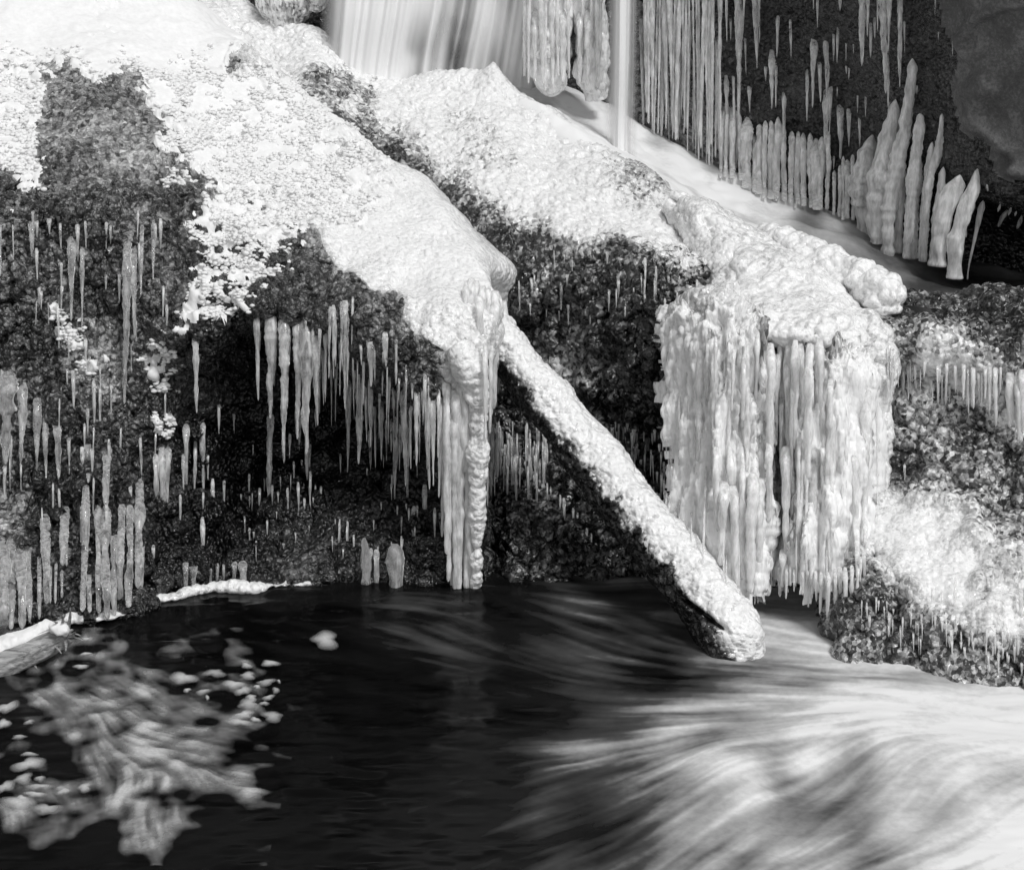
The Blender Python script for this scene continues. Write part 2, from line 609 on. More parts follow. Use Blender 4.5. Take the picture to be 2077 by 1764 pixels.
def build_boulder():
    root = empty('snowy_boulder', P(480, 1190, 0))
    tag(root, 'large boulder on the left with a thick snow cap over a dark icy hollow', 'boulder')
    G = loft(sections(A, last=3), 580, 690, [.06, .25, 1, 1, 1, 1, 1, .9, .8, .9, .05])
    n = facing(G, grid_normals(G))
    G = G - n * .032
    px, py = proj(G)
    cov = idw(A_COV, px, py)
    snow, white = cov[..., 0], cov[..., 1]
    white = white - .2 * sstep(.16, -.02, white)  # deepens the hollow: its shade is put into the ice colour
    white = white + (fbm(G * 4.2, 3, 73) - .5) * .6 * sstep(460, 330, px) * sstep(200, 330, py)
    # broad unevenness, then rounded lumps of ice
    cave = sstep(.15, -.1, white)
    smooth = sstep(.55, 1.1, white)
    G = G + n * ((fbm(G * 3.1, 4, 3) - .5) * .13 * (1 - .35 * smooth))[..., None]
    w1, w2 = worley(G * np.array([4.5, 4.5, 6.5]) + (fbm(G * 5, 2, 15)[..., None] - .5) * .9, 11.)
    G = G + n * (sstep(.45, .1, white) * (np.clip((w2 - w1) * 3, 0, 1) - .5) * (.07 + .08 * cave))[..., None]
    # vertical flow ribs on the icy left face
    left = sstep(420, 250, px) * sstep(330, 480, py)
    fl = fbm(G * np.array([22, 22, 1.6]), 3, 31)
    G = G + n * ((fl - .5) * .1 * left)[..., None]
    W = G + (fbm(G * 9, 2, 9)[..., None] - .5) * .06
    d1 = dome(W * 17, 2.0)
    d2 = dome(W * 38, 5.0)
    flat = np.maximum(sstep(.4, .8, snow), smooth * .9)
    patch = .3 + .8 * sstep(.35, .65, fbm(G * 3.4, 2, 88))
    lumps = patch * d1 * .026 * (1 - flat) * (1 - .5 * cave) + d2 * .012 * (1 - flat)
    n = facing(G, grid_normals(G))
    G = G + n * lumps[..., None]
    n = facing(G, grid_normals(G))
    # snow settles on what faces up
    det = fbm(G * 36, 2, 17)
    fld = snow * 1.7 - 1.05 + .6 * sstep(.74, .9, snow) + .5 * (n[..., 2] - .2) + (det - .5) * 3.0 + (fbm(G * 9, 2, 41) - .5) * .4
    fld = blur(blur(fld, 1, 0), 1, 1)
    ns = np.stack([blur(blur(n[..., q], 3, 0), 3, 1) for q in range(3)], -1)
    ns /= np.linalg.norm(ns, axis=2, keepdims=True)
    fld = np.where(snow > .85, fld + (snow - .85) * 4, fld)
    th = sstep(0, .6, fld)
    up = np.array([0, -.25, .97])
    sm = np.clip(th, 0, 1)
    G = G + (ns * .7 + up * .3) * ((sm * .02) * (.55 + .9 * vnoise(G * 60, 3) * (1 - .92 * flat)))[..., None]
    # deep snow rounds off the lumps
    V = G.reshape(-1, 3)
    F = grid_faces(*G.shape[:2])
    isn = (fld.ravel()[F].mean(1) > .02)
    at = {'white': white}
    isw = ~isn & ((white + (fbm(G * 6, 2, 55) - .5) * .3).ravel()[F].mean(1) > .62) & (px.ravel()[F].mean(1) > 470)
    link('snow_cover', submesh('snow_cover', V, F, isn, {}), M_SNOW, root)
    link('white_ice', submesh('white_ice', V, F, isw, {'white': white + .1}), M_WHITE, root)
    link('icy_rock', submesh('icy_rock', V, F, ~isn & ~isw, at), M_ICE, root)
    # small clumps of snow clinging where the cover breaks up
    wgt = np.exp(-((snow - .68) / .2) ** 2) * sstep(-.75, .15, fld) * sstep(70, 260, py) * (py < 930)
    wgt = wgt * sstep(.38, .6, fbm(G * 16, 2, 47))
    wgt = wgt.ravel()
    r = np.random.default_rng(21)
    idx = r.choice(len(wgt), 11000, replace=False, p=wgt / wgt.sum())
    rad = r.uniform(.004, .0105, len(idx)) * (.7 + .6 * r.random(len(idx)))
    t = (1 + 5 ** .5) / 2
    ico = np.array([(-1, t, 0), (1, t, 0), (-1, -t, 0), (1, -t, 0), (0, -1, t), (0, 1, t), (0, -1, -t), (0, 1, -t), (t, 0, -1), (t, 0, 1), (-t, 0, -1), (-t, 0, 1)]) / (1 + t * t) ** .5
    icf = np.array([(0, 11, 5), (0, 5, 1), (0, 1, 7), (0, 7, 10), (0, 10, 11), (1, 5, 9), (5, 11, 4), (11, 10, 2), (10, 7, 6), (7, 1, 8), (3, 9, 4), (3, 4, 2), (3, 2, 6), (3, 6, 8), (3, 8, 9), (4, 9, 5), (2, 4, 11), (6, 2, 10), (8, 6, 7), (9, 8, 1)])
    base = V[idx] + ns.reshape(-1, 3)[idx] * (rad * .35)[:, None] + r.normal(0, .003, (len(idx), 3))
    vv = base[:, None] + ico[None] * rad[:, None, None] * np.array([1.35, 1, .8]) * r.uniform(.65, 1.3, (len(idx), 12, 1))
    ff = icf[None] + (np.arange(len(idx)) * 12)[:, None, None]
    o = link('snow_clumps', make_mesh('snow_clumps', vv.reshape(-1, 3), ff.reshape(-1, 3)), M_SNOW, root)
    o['kind'] = 'stuff'
    splat(G)
    return root


boulder = build_boulder()

# ------------------------------------------------------------------ the sloping slab behind it
B = [
    [(380, -60, 3.2), (390, -30, 3.1), (400, 0, 2.9), (420, 30, 2.75), (450, 80, 2.5), (470, 120, 2.35), (480, 200, 2.2), (480, 350, 2.1), (480, 450, 2.1), (480, 560, 2.0)],
    [(520, 22, 2.85), (525, 42, 2.75), (530, 70, 2.6), (535, 100, 2.5), (545, 140, 2.3), (560, 190, 2.1), (570, 250, 2.0), (580, 350, 1.9), (585, 450, 1.9), (590, 560, 1.8)],
    [(630, 60, 2.6), (632, 80, 2.5), (638, 115, 2.38), (645, 150, 2.2), (655, 190, 2.0), (665, 225, 1.85), (680, 280, 1.75), (690, 400, 1.7), (695, 500, 1.7), (700, 620, 1.6)],
    [(705, 138, 2.5), (712, 158, 2.4), (730, 190, 2.2), (750, 230, 2.0), (765, 270, 1.8), (785, 315, 1.62), (800, 380, 1.5), (810, 480, 1.45), (815, 580, 1.45), (820, 700, 1.4)],
    [(860, 156, 2.35), (862, 182, 2.2), (868, 225, 1.95), (880, 290, 1.65), (895, 350, 1.42), (910, 410, 1.25), (925, 480, 1.12), (935, 580, 1.1), (937, 700, 1.08), (940, 860, 1.0)],
    [(1000, 165, 2.2), (1005, 195, 2.05), (1010, 255, 1.75), (1015, 320, 1.45), (1020, 400, 1.18), (1030, 460, 1.0), (1040, 540, .88), (1050, 680, .85), (1060, 950, .62), (1060, 1178, .06)],
    [(1100, 218, 1.95), (1108, 250, 1.8), (1115, 310, 1.55), (1120, 370, 1.28), (1125, 430, 1.05), (1130, 485, .88), (1135, 560, .75), (1140, 720, .72), (1145, 960, .55), (1150, 1172, .08)],
    [(1210, 290, 1.62), (1212, 322, 1.48), (1215, 370, 1.25), (1220, 420, 1.02), (1225, 465, .85), (1230, 510, .7), (1235, 580, .58), (1240, 740, .52), (1245, 960, .45), (1250, 1165, .1)],
    [(1330, 372, 1.25), (1332, 400, 1.12), (1335, 435, .95), (1338, 475, .78), (1340, 515, .62), (1342, 555, .5), (1345, 620, .38), (1348, 780, .32), (1350, 980, .3), (1355, 1165, .1)],
    [(1420, 480, .9), (1422, 500, .82), (1424, 525, .7), (1426, 550, .58), (1430, 580, .45), (1435, 615, .35), (1440, 680, .28), (1445, 830, .25), (1450, 1000, .2), (1455, 1180, .05)],
    [(1540, 560, .75), (1542, 575, .65), (1544, 595, .55), (1546, 615, .45), (1550, 640, .35), (1555, 675, .25), (1560, 740, .15), (1565, 880, .1), (1570, 1020, .1), (1575, 1200, -.05)],
    [(1760, 560, .9), (1760, 580, .8), (1760, 600, .7), (1760, 620, .6), (1760, 650, .5), (1760, 690, .4), (1760, 760, .3), (1760, 900, .2), (1760, 1050, .1), (1760, 1200, -.05)],
]
B_COV = [(420, 20, 1.3, 1), (480, 60, 1.2, 1), (560, 80, .7, 1), (620, 90, .2, 1.), (560, 130, .0, .9), (600, 140, -.5, .75), (660, 120, .1, .95), (650, 175, -.5, .35), (700, 180, -.5, .3), (740, 200, -.5, .4), (690, 200, -.5, .5),
         (720, 160, .1, .95), (800, 180, .2, 1.), (900, 190, .3, 1.05), (1000, 180, .5, 1.2), (1050, 220, .4, 1.2), (800, 230, .0, .9), (700, 225, -.3, .8), (850, 240, .0, .85), (920, 250, -.2, .6), (990, 270, -.2, .65), (980, 310, -.2, .62), (900, 300, .0, .85), (1100, 280, .3, 1.1), (1150, 330, .2, 1.),
         (780, 260, -.3, .65), (690, 240, -.6, .15), (740, 280, -.6, .2), (800, 320, -.7, .12), (850, 360, -.7, .15), (900, 400, -.7, .12), (960, 440, -.7, .12), (1020, 480, -.8, .05),
         (830, 290, -.2, .6), (900, 350, -.2, .65), (1000, 380, .1, .9), (1060, 340, .1, .85), (1040, 330, -.1, .55), (1080, 400, .15, .95), (980, 410, -.2, .55), (1060, 440, .0, .7), (1150, 420, .1, .95), (1200, 380, .1, .8), (1240, 360, .0, .62), (1300, 400, .0, .55), (1280, 380, -.1, .5), (1300, 460, .1, .95), (1230, 450, .1, 1.), (1150, 470, .0, .85), (1380, 490, .1, .9), (1400, 540, .0, .8), (1350, 520, .0, .7), (1200, 480, -.1, .7),
         (1080, 490, -.7, .15), (1130, 510, -.7, .18), (1250, 520, -.7, .12), (1330, 560, -.7, .12), (1430, 590, -.6, .15), (1060, 560, -.9, .1), (1110, 560, -.9, .32), (1180, 550, -.9, .25), (1150, 600, -.9, .05), (1250, 600, -.9, .08), (1350, 620, -.9, .05),
         (1060, 650, -.9, .05), (1130, 660, -.9, .2), (1120, 700, -.9, .3), (1160, 720, -.9, .55), (1130, 740, -.9, .65), (1170, 760, -.9, .55), (1220, 700, -.9, .12), (1280, 700, -.9, .05), (1340, 740, -.9, .02), (1250, 800, -.9, .1), (1330, 850, -.9, .0), (1200, 830, -.9, .2), (1270, 880, -.9, .15),
         (1050, 800, -.9, .05), (1000, 950, -.9, .02), (1000, 1050, -1, .1), (1060, 1030, -1, .18), (1100, 1060, -1, .3), (1030, 1100, -1, .15), (1000, 1140, -1, .12), (1090, 1130, -1, .15), (1160, 1130, -1, .08), (1180, 1050, -1, .05), (1300, 950, -1, .0), (1340, 1000, -1, .0), (1250, 1000, -1, .0)]


def build_slab():
    root = empty('ice_covered_slab', P(1100, 1175, .06))
    tag(root, 'sloping rock slab under granular white ice, between the snowy boulder and the waterfall', 'boulder')
    G = loft(sections(B), 440, 380, [.06, .25, 1, 1, 1, 1, 1, .8, .7, .7, .7, .05])
    n = facing(G, grid_normals(G))
    G = G - n * .03
    px, py = proj(G)
    cov = idw(B_COV, px, py)
    snow, white = cov[..., 0], cov[..., 1]
    G = G + n * ((fbm(G * 3.3, 4, 23) - .5) * .12)[..., None]
    face = sstep(480, 620, py)
    # the steep face carries ragged hanging ribs of ice
    rib = fbm(G * np.array([26, 26, 7]), 3, 51)
    G = G + n * (face * (sstep(.5, .75, rib) * .06))[..., None]
    W = G + (fbm(G * 9, 2, 19)[..., None] - .5) * .05
    lumps = dome(W * 22, 1.0) * .014 + dome(W * 46, 7.0) * .015
    n = facing(G, grid_normals(G))
    G = G + n * (lumps * (1 + .3 * face))[..., None]
    # small jagged crest of ice by the waterfall
    crest = np.exp(-((px - 1003) / 16) ** 2) * np.exp(-((py - 160) / 22) ** 2) * .05 + np.exp(-((px - 1010) / 45) ** 2) * np.exp(-((py - 170) / 30) ** 2) * .08
    G[..., 2] += crest
    V = G.reshape(-1, 3)
    F = grid_faces(*G.shape[:2])
    isw = white.ravel()[F].mean(1) + (fbm(G * 20, 3, 77).ravel()[F].mean(1) - .5) * .6 > .5
    white = white + .18 * sstep(.5, .8, white)
    at = {'white': white}
    link('white_ice', submesh('white_ice', V, F, isw, at), M_CRUST, root)
    link('wet_rock', submesh('wet_rock', V, F, ~isw, at), M_CRUST, root)
    splat(G)
    return root


slab = build_slab()

# ------------------------------------------------------------------ rock wall behind with the overhang on the right
E = [
    [(430, -260, 3.6), (430, -60, 3.5), (430, 20, 3.45), (430, 60, 3.4), (430, 120, 3.3), (430, 200, 3.2), (430, 300, 3.1)],
    [(600, -260, 3.3), (600, -60, 3.2), (600, 20, 3.15), (600, 60, 3.1), (600, 120, 3.0), (600, 200, 2.95), (600, 300, 2.9)],
    [(800, -260, 3.0), (800, -60, 3.0), (800, 20, 3.0), (800, 80, 3.0), (800, 140, 2.95), (800, 200, 2.9), (800, 300, 2.8)],
    [(1050, -260, 2.7), (1050, -60, 2.8), (1050, 20, 2.85), (1050, 100, 2.85), (1050, 180, 2.85), (1050, 240, 2.8), (1050, 320, 2.7)],
    [(1300, -260, 2.3), (1300, -60, 2.4), (1300, 60, 2.5), (1300, 160, 2.55), (1300, 240, 2.55), (1300, 320, 2.5), (1300, 420, 2.4)],
    [(1500, -260, 1.95), (1500, -60, 2.1), (1500, 60, 2.15), (1500, 160, 2.2), (1500, 260, 2.2), (1500, 350, 2.1), (1500, 450, 2.0)],
    [(1700, -260, 1.5), (1700, -60, 1.7), (1700, 60, 1.8), (1700, 160, 1.85), (1700, 270, 1.9), (1700, 390, 1.85), (1700, 500, 1.8)],
    [(1850, -260, 1.1), (1850, -60, 1.3), (1850, 80, 1.4), (1850, 200, 1.45), (1850, 320, 1.45), (1850, 440, 1.6), (1850, 600, 1.7)],
    [(1980, -260, .8), (1980, -60, .95), (1980, 100, 1.05), (1980, 250, 1.1), (1980, 400, 1.1), (1980, 455, 1.7), (1980, 640, 1.9)],
    [(2100, -260, .6), (2100, -60, .75), (2100, 100, .85), (2100, 260, .9), (2100, 440, .95), (2100, 475, 1.7), (2100, 660, 1.9)],
    [(2400, -260, .4), (2400, -60, .5), (2400, 100, .55), (2400, 280, .6), (2400, 470, .7), (2400, 500, 1.5), (2400, 700, 1.7)],
]
E_COV = [(1500, 50, .02), (1600, 100, .0), (1700, 100, .0), (1800, 200, .0), (1650, 250, .0), (1550, 200, .02), (1450, 250, .5), (1350, 100, .6), (1400, 300, .6), (1420, 60, .4), (1320, 250, .6), (1750, 300, .0), (1900, 300, .02),
         (800, 0, .35), (900, 100, .3), (1050, 100, .6), (1200, 100, .3), (600, 20, .15), (500, 20, .0), (640, 30, .1), (2000, 380, .0)]
ROCKP = [(1500, 100, 0.), (1700, 100, 0.), (1830, 60, 0.1), (1880, 120, .35), (1930, 60, 1), (2000, 100, 1), (2077, 200, 1), (1960, 220, 1), (2040, 320, .9), (1950, 320, .3), (1860, 250, 0), (2060, 420, .3), (1980, 420, .1), (1900, 380, 0), (1750, 300, 0), (1940, 0, 1), (1300, 100, 0), (900, 50, 0)]


def build_wall():
    root = empty('rock_wall', P(1600, 480, 2.0))
    tag(root, 'dark wet rock wall with a bare overhanging rock face at the upper right', 'rock wall')
    S = sections(E, back=False, bottom=False)
    for s in S:                                     # carry the wall up out of the picture and round its top
        t = s[0]
        s.insert(0, t + np.array([0, .12, .12]))
        s.insert(0, t + np.array([0, 1.2, .3]))
        s.append(s[-1] + np.array([0, .1, -1.6]))
    G = loft(S, 310, 220, [.1, .3, .5, 1, 1, 1, 1, .8, .1])
    n = facing(G, grid_normals(G))
    px, py = proj(G)
    white = idw(E_COV, px, py)
    dry = idw(ROCKP, px, py) + (fbm(G * 4, 2, 5) - .5) * .12
    G = G + n * ((fbm(G * 2.3, 5, 63) - .5) * .2 - .09)[..., None]
    ridge = 1 - np.abs(fbm(G * np.array([2.2, 2.2, 2.8]) + 4, 3, 71) - .5) * 2
    G = G + n * (sstep(.8, 1, ridge) * .05 * sstep(.4, .7, dry))[..., None]
    W = G + (fbm(G * 9, 2, 29)[..., None] - .5) * .05
    lumps = dome(W * 26, 3.0) * .02 + dome(W * 50, 6.0) * .008
    n = facing(G, grid_normals(G))
    G = G + n * (lumps * (1 - .8 * sstep(.4, .6, dry)))[..., None]
    V = G.reshape(-1, 3)
    F = grid_faces(*G.shape[:2])
    isr = dry.ravel()[F].mean(1) > .5
    link('bare_rock', submesh('bare_rock', V, F, isr, {}), M_ROCK, root)
    link('wet_rock', submesh('wet_rock', V, F, ~isr, {'white': white}), M_ICE, root)
    splat(G)
    return root


wall = build_wall()

# ------------------------------------------------------------------ right-hand shelf with snow mound
Gs = [
    [(1700, 590, .7), (1702, 640, .5), (1705, 700, .4), (1710, 760, .4), (1715, 850, .35), (1720, 950, .3), (1715, 1010, .2), (1705, 1100, .1), (1705, 1200, 0), (1700, 1265, -.1), (1700, 1310, -.2)],
    [(1765, 590, .45), (1768, 640, .25), (1772, 690, .1), (1778, 760, .2), (1782, 850, .15), (1788, 950, .05), (1775, 1010, -.08), (1765, 1100, -.35), (1755, 1190, -.55), (1740, 1250, -.65), (1735, 1310, -.75)],
    [(1840, 590, .4), (1840, 640, .2), (1842, 690, .02), (1845, 740, .15), (1845, 850, .08), (1850, 950, -.02), (1845, 1010, -.2), (1840, 1110, -.5), (1835, 1220, -.68), (1830, 1275, -.74), (1825, 1325, -.8)],
    [(1930, 590, .38), (1930, 640, .18), (1932, 700, -.02), (1935, 780, .1), (1935, 870, .0), (1935, 960, -.12), (1930, 1030, -.28), (1930, 1130, -.58), (1925, 1250, -.8), (1920, 1310, -.85), (1915, 1350, -.88)],
    [(2077, 590, .3), (2077, 640, .1), (2077, 715, -.1), (2077, 800, -.08), (2077, 880, -.1), (2077, 960, -.2), (2077, 1050, -.35), (2077, 1160, -.65), (2077, 1280, -.9), (2077, 1350, -.96), (2077, 1395, -1.02)],
    [(2350, 590, .1), (2350, 640, -.1), (2350, 720, -.3), (2350, 820, -.3), (2350, 900, -.4), (2350, 980, -.5), (2350, 1080, -.7), (2350, 1190, -.95), (2350, 1320, -1.2), (2350, 1400, -1.3), (2350, 1460, -1.4)],
]
G_COV = [(1800, 620, .1), (1900, 640, .1), (2000, 660, .08), (2060, 680, .1), (1850, 690, .3), (1880, 720, .9), (1830, 735, .8), (1950, 745, .9), (2000, 790, .9), (1930, 800, .45), (2060, 780, .6), (2060, 850, .75), (2000, 850, .25),
         (1840, 790, .5), (1850, 850, .45), (1820, 900, .35), (1800, 960, .3), (1880, 930, .5), (1900, 880, .5), (1960, 900, .15), (1960, 980, .3), (2050, 920, .25), (2050, 1000, .35), (1900, 980, .5), (1820, 950, -.05), (1830, 980, -.05), (2060, 1100, .35), (2000, 1050, .35),
         (1830, 1030, .95), (1800, 1080, 1.1), (1870, 1080, 1.2), (1940, 1070, .95), (1800, 1150, .9), (1880, 1160, 1.2), (1960, 1150, 1.1), (2020, 1200, 1.), (2060, 1170, .6), (1950, 1220, 1.1), (2050, 1270, 1.), (1980, 1090, .6), (1900, 1215, 1.1), (1980, 1270, .8), (2000, 1190, .5),
         (1770, 1180, .3), (1780, 1230, .12), (1760, 1250, .2), (1850, 1220, .5), (1830, 1260, .2), (1900, 1270, .35), (1950, 1300, .2), (2000, 1320, .3), (2060, 1340, .25), (1860, 1300, .2)]


def build_shelf():
    root = empty('stream_shelf', P(1900, 1320, -.85))
    tag(root, 'icy rock shelf at the right edge with a rounded mound of frozen white slush', 'boulder')
    G = loft(sections(Gs, back=False), 200, 420)
    n = facing(G, grid_normals(G))
    px, py = proj(G)
    white = idw(G_COV, px, py)
    mound = sstep(.6, 1, white) * sstep(960, 1040, py)
    G = G + n * ((fbm(G * 5, 4, 83) - .5) * .16 * (1 - .4 * mound))[..., None]
    rub = sstep(740, 790, py) * (1 - mound)
    G = G + n * (rub * (dome(G * 7, 4.0) * .09 - .03))[..., None]
    W = G + (fbm(G * 9, 2, 39)[..., None] - .5) * .05
    lumps = dome(W * 24, 8.0) * .018 + dome(W * 52, 2.0) * .011
    n = facing(G, grid_normals(G))
    G = G + n * (lumps * (1 - .45 * mound))[..., None]
    V = G.reshape(-1, 3)
    F = grid_faces(*G.shape[:2])
    isw = (white.ravel()[F].mean(1) + (fbm(G * 9, 2, 7).ravel()[F].mean(1) - .5) * .3 > .68) & (py.ravel()[F].mean(1) > 970)
    link('slush_mound', submesh('slush_mound', V, F, isw, {'white': white}), M_WHITE, root)
    link('icy_rock', submesh('icy_rock', V, F, ~isw, {'white': white}), M_CRUST, root)
    splat(G)
    return root


shelf = build_shelf()


# ------------------------------------------------------------------ tubes: ice tongue, log ...
def tube_grid(path, rad, nu, nv, squash=1.0):
    path = np.array(path, float)
    rad = np.array(rad, float)
    d = np.linalg.norm(np.diff(path, axis=0), axis=1)
    t = np.r_[0, np.cumsum(d)]
    o = np.linspace(0, t[-1], nu)
    p = hermite(path, t, o)
    r = hermite(rad[:, None], t, o)[:, 0]
    tg = np.gradient(p, axis=0)
    tg /= np.linalg.norm(tg, axis=1, keepdims=True)
    up = np.array([0, 0, 1.0])
    a = np.cross(tg, up)
    bad = np.linalg.norm(a, axis=1) < .05
    a[bad] = (1, 0, 0)
    a /= np.linalg.norm(a, axis=1, keepdims=True)
    b = np.cross(a, tg)
    th = np.linspace(0, 2 * np.pi, nv, endpoint=False)
    N = a[:, None, :] * np.cos(th)[None, :, None] + b[:, None, :] * np.sin(th)[None, :, None]
    return p[:, None, :] + N * np.array([1, 1, squash]) * r[:, None, None], N, p


def close_tube(V, nu, nv):
    F = grid_faces(nu, nv, True)
    return F


def capped(G, F, p0, p1, attrs=None):
    """collapse-free end caps as quads made of fan triangles doubled on the centre"""
    nu, nv = G.shape[:2]
    V = np.vstack([G.reshape(-1, 3), p0, p1])
    c0, c1 = nu * nv, nu * nv + 1
    i = np.arange(nv)
    j = (i + 1) % nv
    f0 = np.stack([np.full(nv, c0), i, j], -1)
    f1 = np.stack([np.full(nv, c1), (nu - 1) * nv + j, (nu - 1) * nv + i], -1)
    tri = np.vstack([F[:, [0, 1, 2]], F[:, [0, 2, 3]], f0, f1])
    return V, tri



# ------------------------------------------------------------------ ice tongue and curtain on the right
def ice_tube(path, rad, nu, nv, seed, big=14, small=34, amp=(.03, .012), white=1.0, squash=1.0):
    G, N, p = tube_grid(path, rad, nu, nv, squash)
    G = G + N * ((fbm(G * 6, 3, seed) - .5) * .07)[..., None]
    G = G + N * (dome(G * big, seed) * amp[0] + dome(G * small, seed + 3) * amp[1])[..., None]
    V, T = capped(G, grid_faces(nu, nv, True), p[0], p[-1])
    w = np.full(len(V), white) + (fbm(V * 8, 2, seed + 1) - .5) * .4
    splat(G)
    return V, T, w


curtain_root = empty('ice_curtain', P(1600, 1260, -.45))
tag(curtain_root, 'tall white ice curtain below a knobbly ice tongue, right of the slanting log', 'ice curtain')
CT = [
    [(1350, 414, .98), (1356, 400, .97), (1364, 392, 1.02)],
    [(1385, 468, .86), (1402, 436, .82), (1425, 404, 1.0)],
    [(1425, 530, .68), (1455, 490, .62), (1495, 446, .9)],
    [(1452, 592, .42), (1505, 552, .36), (1570, 496, .74)],
    [(1475, 645, -.06), (1570, 602, .1), (1650, 545, .52)],
    [(1555, 668, -.16), (1645, 632, -.04), (1712, 588, .36)],
    [(1650, 686, -.22), (1708, 662, -.14), (1752, 640, .16)],
    [(1722, 712, -.16), (1754, 702, -.1), (1780, 700, .08)],
]
S = []
for L, Mi, R in CT:
    L, Mi, R = P(*L), P(*Mi), P(*R)
    S.append([L + np.array([0, .16, -.1]), L, Mi, R, R + np.array([.02, .12, -.16])])
G = loft(S, 240, 170)
n = facing(G, grid_normals(G))
G = G + n * ((fbm(G * 5, 3, 11) - .5) * .09)[..., None]
Wd = G + (fbm(G * 8, 2, 13)[..., None] - .5) * .06
n = facing(G, grid_normals(G))
G = G + n * (dome(Wd * 15, 11.) * .026 + dome(Wd * 31, 14.) * .012 - .01)[..., None]
splat(G)
link('ice_tongue', make_mesh('ice_tongue', G.reshape(-1, 3), grid_faces(240, 170), {'white': .98 + (fbm(G * 9, 3, 12) - .5) * .5}), M_WHITE, curtain_root)
# beads of ice running down the right edge of the curtain
V, T, w = ice_tube([P(1752, 640, .1), P(1775, 690, .0), P(1782, 760, -.02), P(1775, 850, -.05), P(1768, 960, -.1), P(1766, 1060, -.15), P(1755, 1160, -.2)],
                   [.03, .055, .05, .04, .035, .04, .03], 150, 60, 21, 18, 40, (.03, .01), .9)
link('beaded_edge', make_mesh('beaded_edge', V, T, {'white': w}), M_WHITE, curtain_root)

V, T, w = ice_tube([P(1362, 690, .06), P(1370, 636, .04), P(1405, 612, -.0), P(1460, 616, -.08), P(1530, 655, -.12), P(1575, 672, -.1)], [.012, .022, .028, .03, .028, .012], 150, 44, 33, 26, 50, (.022, .01), .75)
link('knobbly_rim', make_mesh('knobbly_rim', V, T, {'white': w}), M_WHITE, curtain_root)
CS = [
    [(1385, 615, .5), (1380, 650, .45), (1378, 800, .4), (1370, 950, .4), (1362, 1080, .4), (1370, 1180, .4)],
    [(1376, 610, .16), (1366, 650, .05), (1364, 800, .02), (1357, 950, -.0), (1350, 1080, -.05), (1362, 1180, -.08)],
    [(1425, 595, .05), (1420, 645, -.1), (1415, 800, -.16), (1410, 950, -.22), (1405, 1080, -.27), (1415, 1240, -.3)],
    [(1480, 600, -.05), (1478, 655, -.2), (1474, 800, -.27), (1470, 950, -.32), (1470, 1080, -.36), (1476, 1290, -.42)],
    [(1540, 640, -.08), (1540, 680, -.16), (1540, 800, -.22), (1536, 950, -.32), (1532, 1080, -.4), (1530, 1300, -.46)],
    [(1580, 655, -.05), (1580, 690, -.05), (1580, 800, -.08), (1578, 950, -.12), (1575, 1080, -.2), (1575, 1300, -.3)],
    [(1630, 665, -.12), (1630, 700, -.14), (1628, 800, -.2), (1625, 950, -.3), (1622, 1080, -.38), (1620, 1300, -.45)],
    [(1690, 680, -.15), (1690, 720, -.25), (1690, 800, -.3), (1690, 950, -.36), (1690, 1080, -.42), (1690, 1300, -.5)],
    [(1745, 690, -.1), (1752, 740, -.2), (1752, 820, -.22), (1745, 950, -.28), (1748, 1080, -.34), (1735, 1300, -.42)],
    [(1775, 690, .1), (1782, 740, .0), (1780, 820, -.02), (1770, 950, -.06), (1772, 1080, -.14), (1755, 1300, -.25)],
    [(1785, 690, .45), (1792, 740, .4), (1790, 820, .4), (1780, 950, .35), (1782, 1080, .3), (1765, 1300, .2)],
]
CW = [(1400, 640, .7), (1450, 660, .75), (1420, 720, .75), (1380, 800, .6), (1470, 740, .5), (1500, 700, .4), (1545, 690, .1), (1560, 740, .1), (1530, 760, .5), (1590, 720, .02), (1610, 700, .2), (1650, 690, .2), (1680, 700, .15), (1640, 740, .35),
      (1450, 850, .8), (1500, 850, .55), (1420, 920, .9), (1480, 950, .95), (1540, 900, .5), (1580, 850, .1), (1580, 950, .02), (1580, 1050, .05), (1600, 1100, .25), (1600, 960, .2), (1650, 850, .75), (1720, 760, .8), (1720, 850, .95), (1700, 950, .95), (1740, 1000, .9), (1690, 1080, .95), (1740, 1150, .95),
      (1380, 1000, .65), (1440, 1050, 1.), (1490, 1100, .95), (1540, 1080, .75), (1380, 1080, .3), (1420, 1150, .6), (1520, 1180, .8), (1570, 1180, .1), (1620, 1150, .7), (1660, 1180, .8), (1700, 1220, .5), (1380, 1150, .1), (1480, 1220, .5)]
G = loft([[P(*q) for q in r] for r in CS], 230, 300)
n = facing(G, grid_normals(G))
px, py = proj(G)
white = idw(CW, px, py) + .2
fl = fbm(G * np.array([34, 20, 1.7]), 3, 5)
G = G + n * ((fl - .5) * .16)[..., None]
G = G + n * (dome(G * np.array([30, 30, 7]), 3.) * .022 + dome(G * np.array([44, 44, 24]), 9.) * .013 * sstep(1760, 1640, px))[..., None]
splat(G)
bot = np.interp(px, [1350, 1380, 1420, 1470, 1500, 1540, 1560, 1575, 1600, 1640, 1700, 1740, 1780],
                [1040, 1110, 1150, 1215, 1235, 1225, 1195, 1160, 1180, 1200, 1200, 1180, 1130])
bot = bot + (fbm(np.stack([px / 9, px * 0, py * 0], -1), 3, 9) - .5) * 130
F = grid_faces(*G.shape[:2])
rag = 1364 + (fbm(np.stack([py / 14, py * 0, py * 0 + 5], -1), 3, 2) - .5) * 46
hole = white + (fbm(G * np.array([26, 26, 5]), 3, 44) - .5) * .5
keep = ((py - bot).ravel()[F].mean(1) < 0) & ((px - rag).ravel()[F].mean(1) > 0) & (hole.ravel()[F].mean(1) > .1)
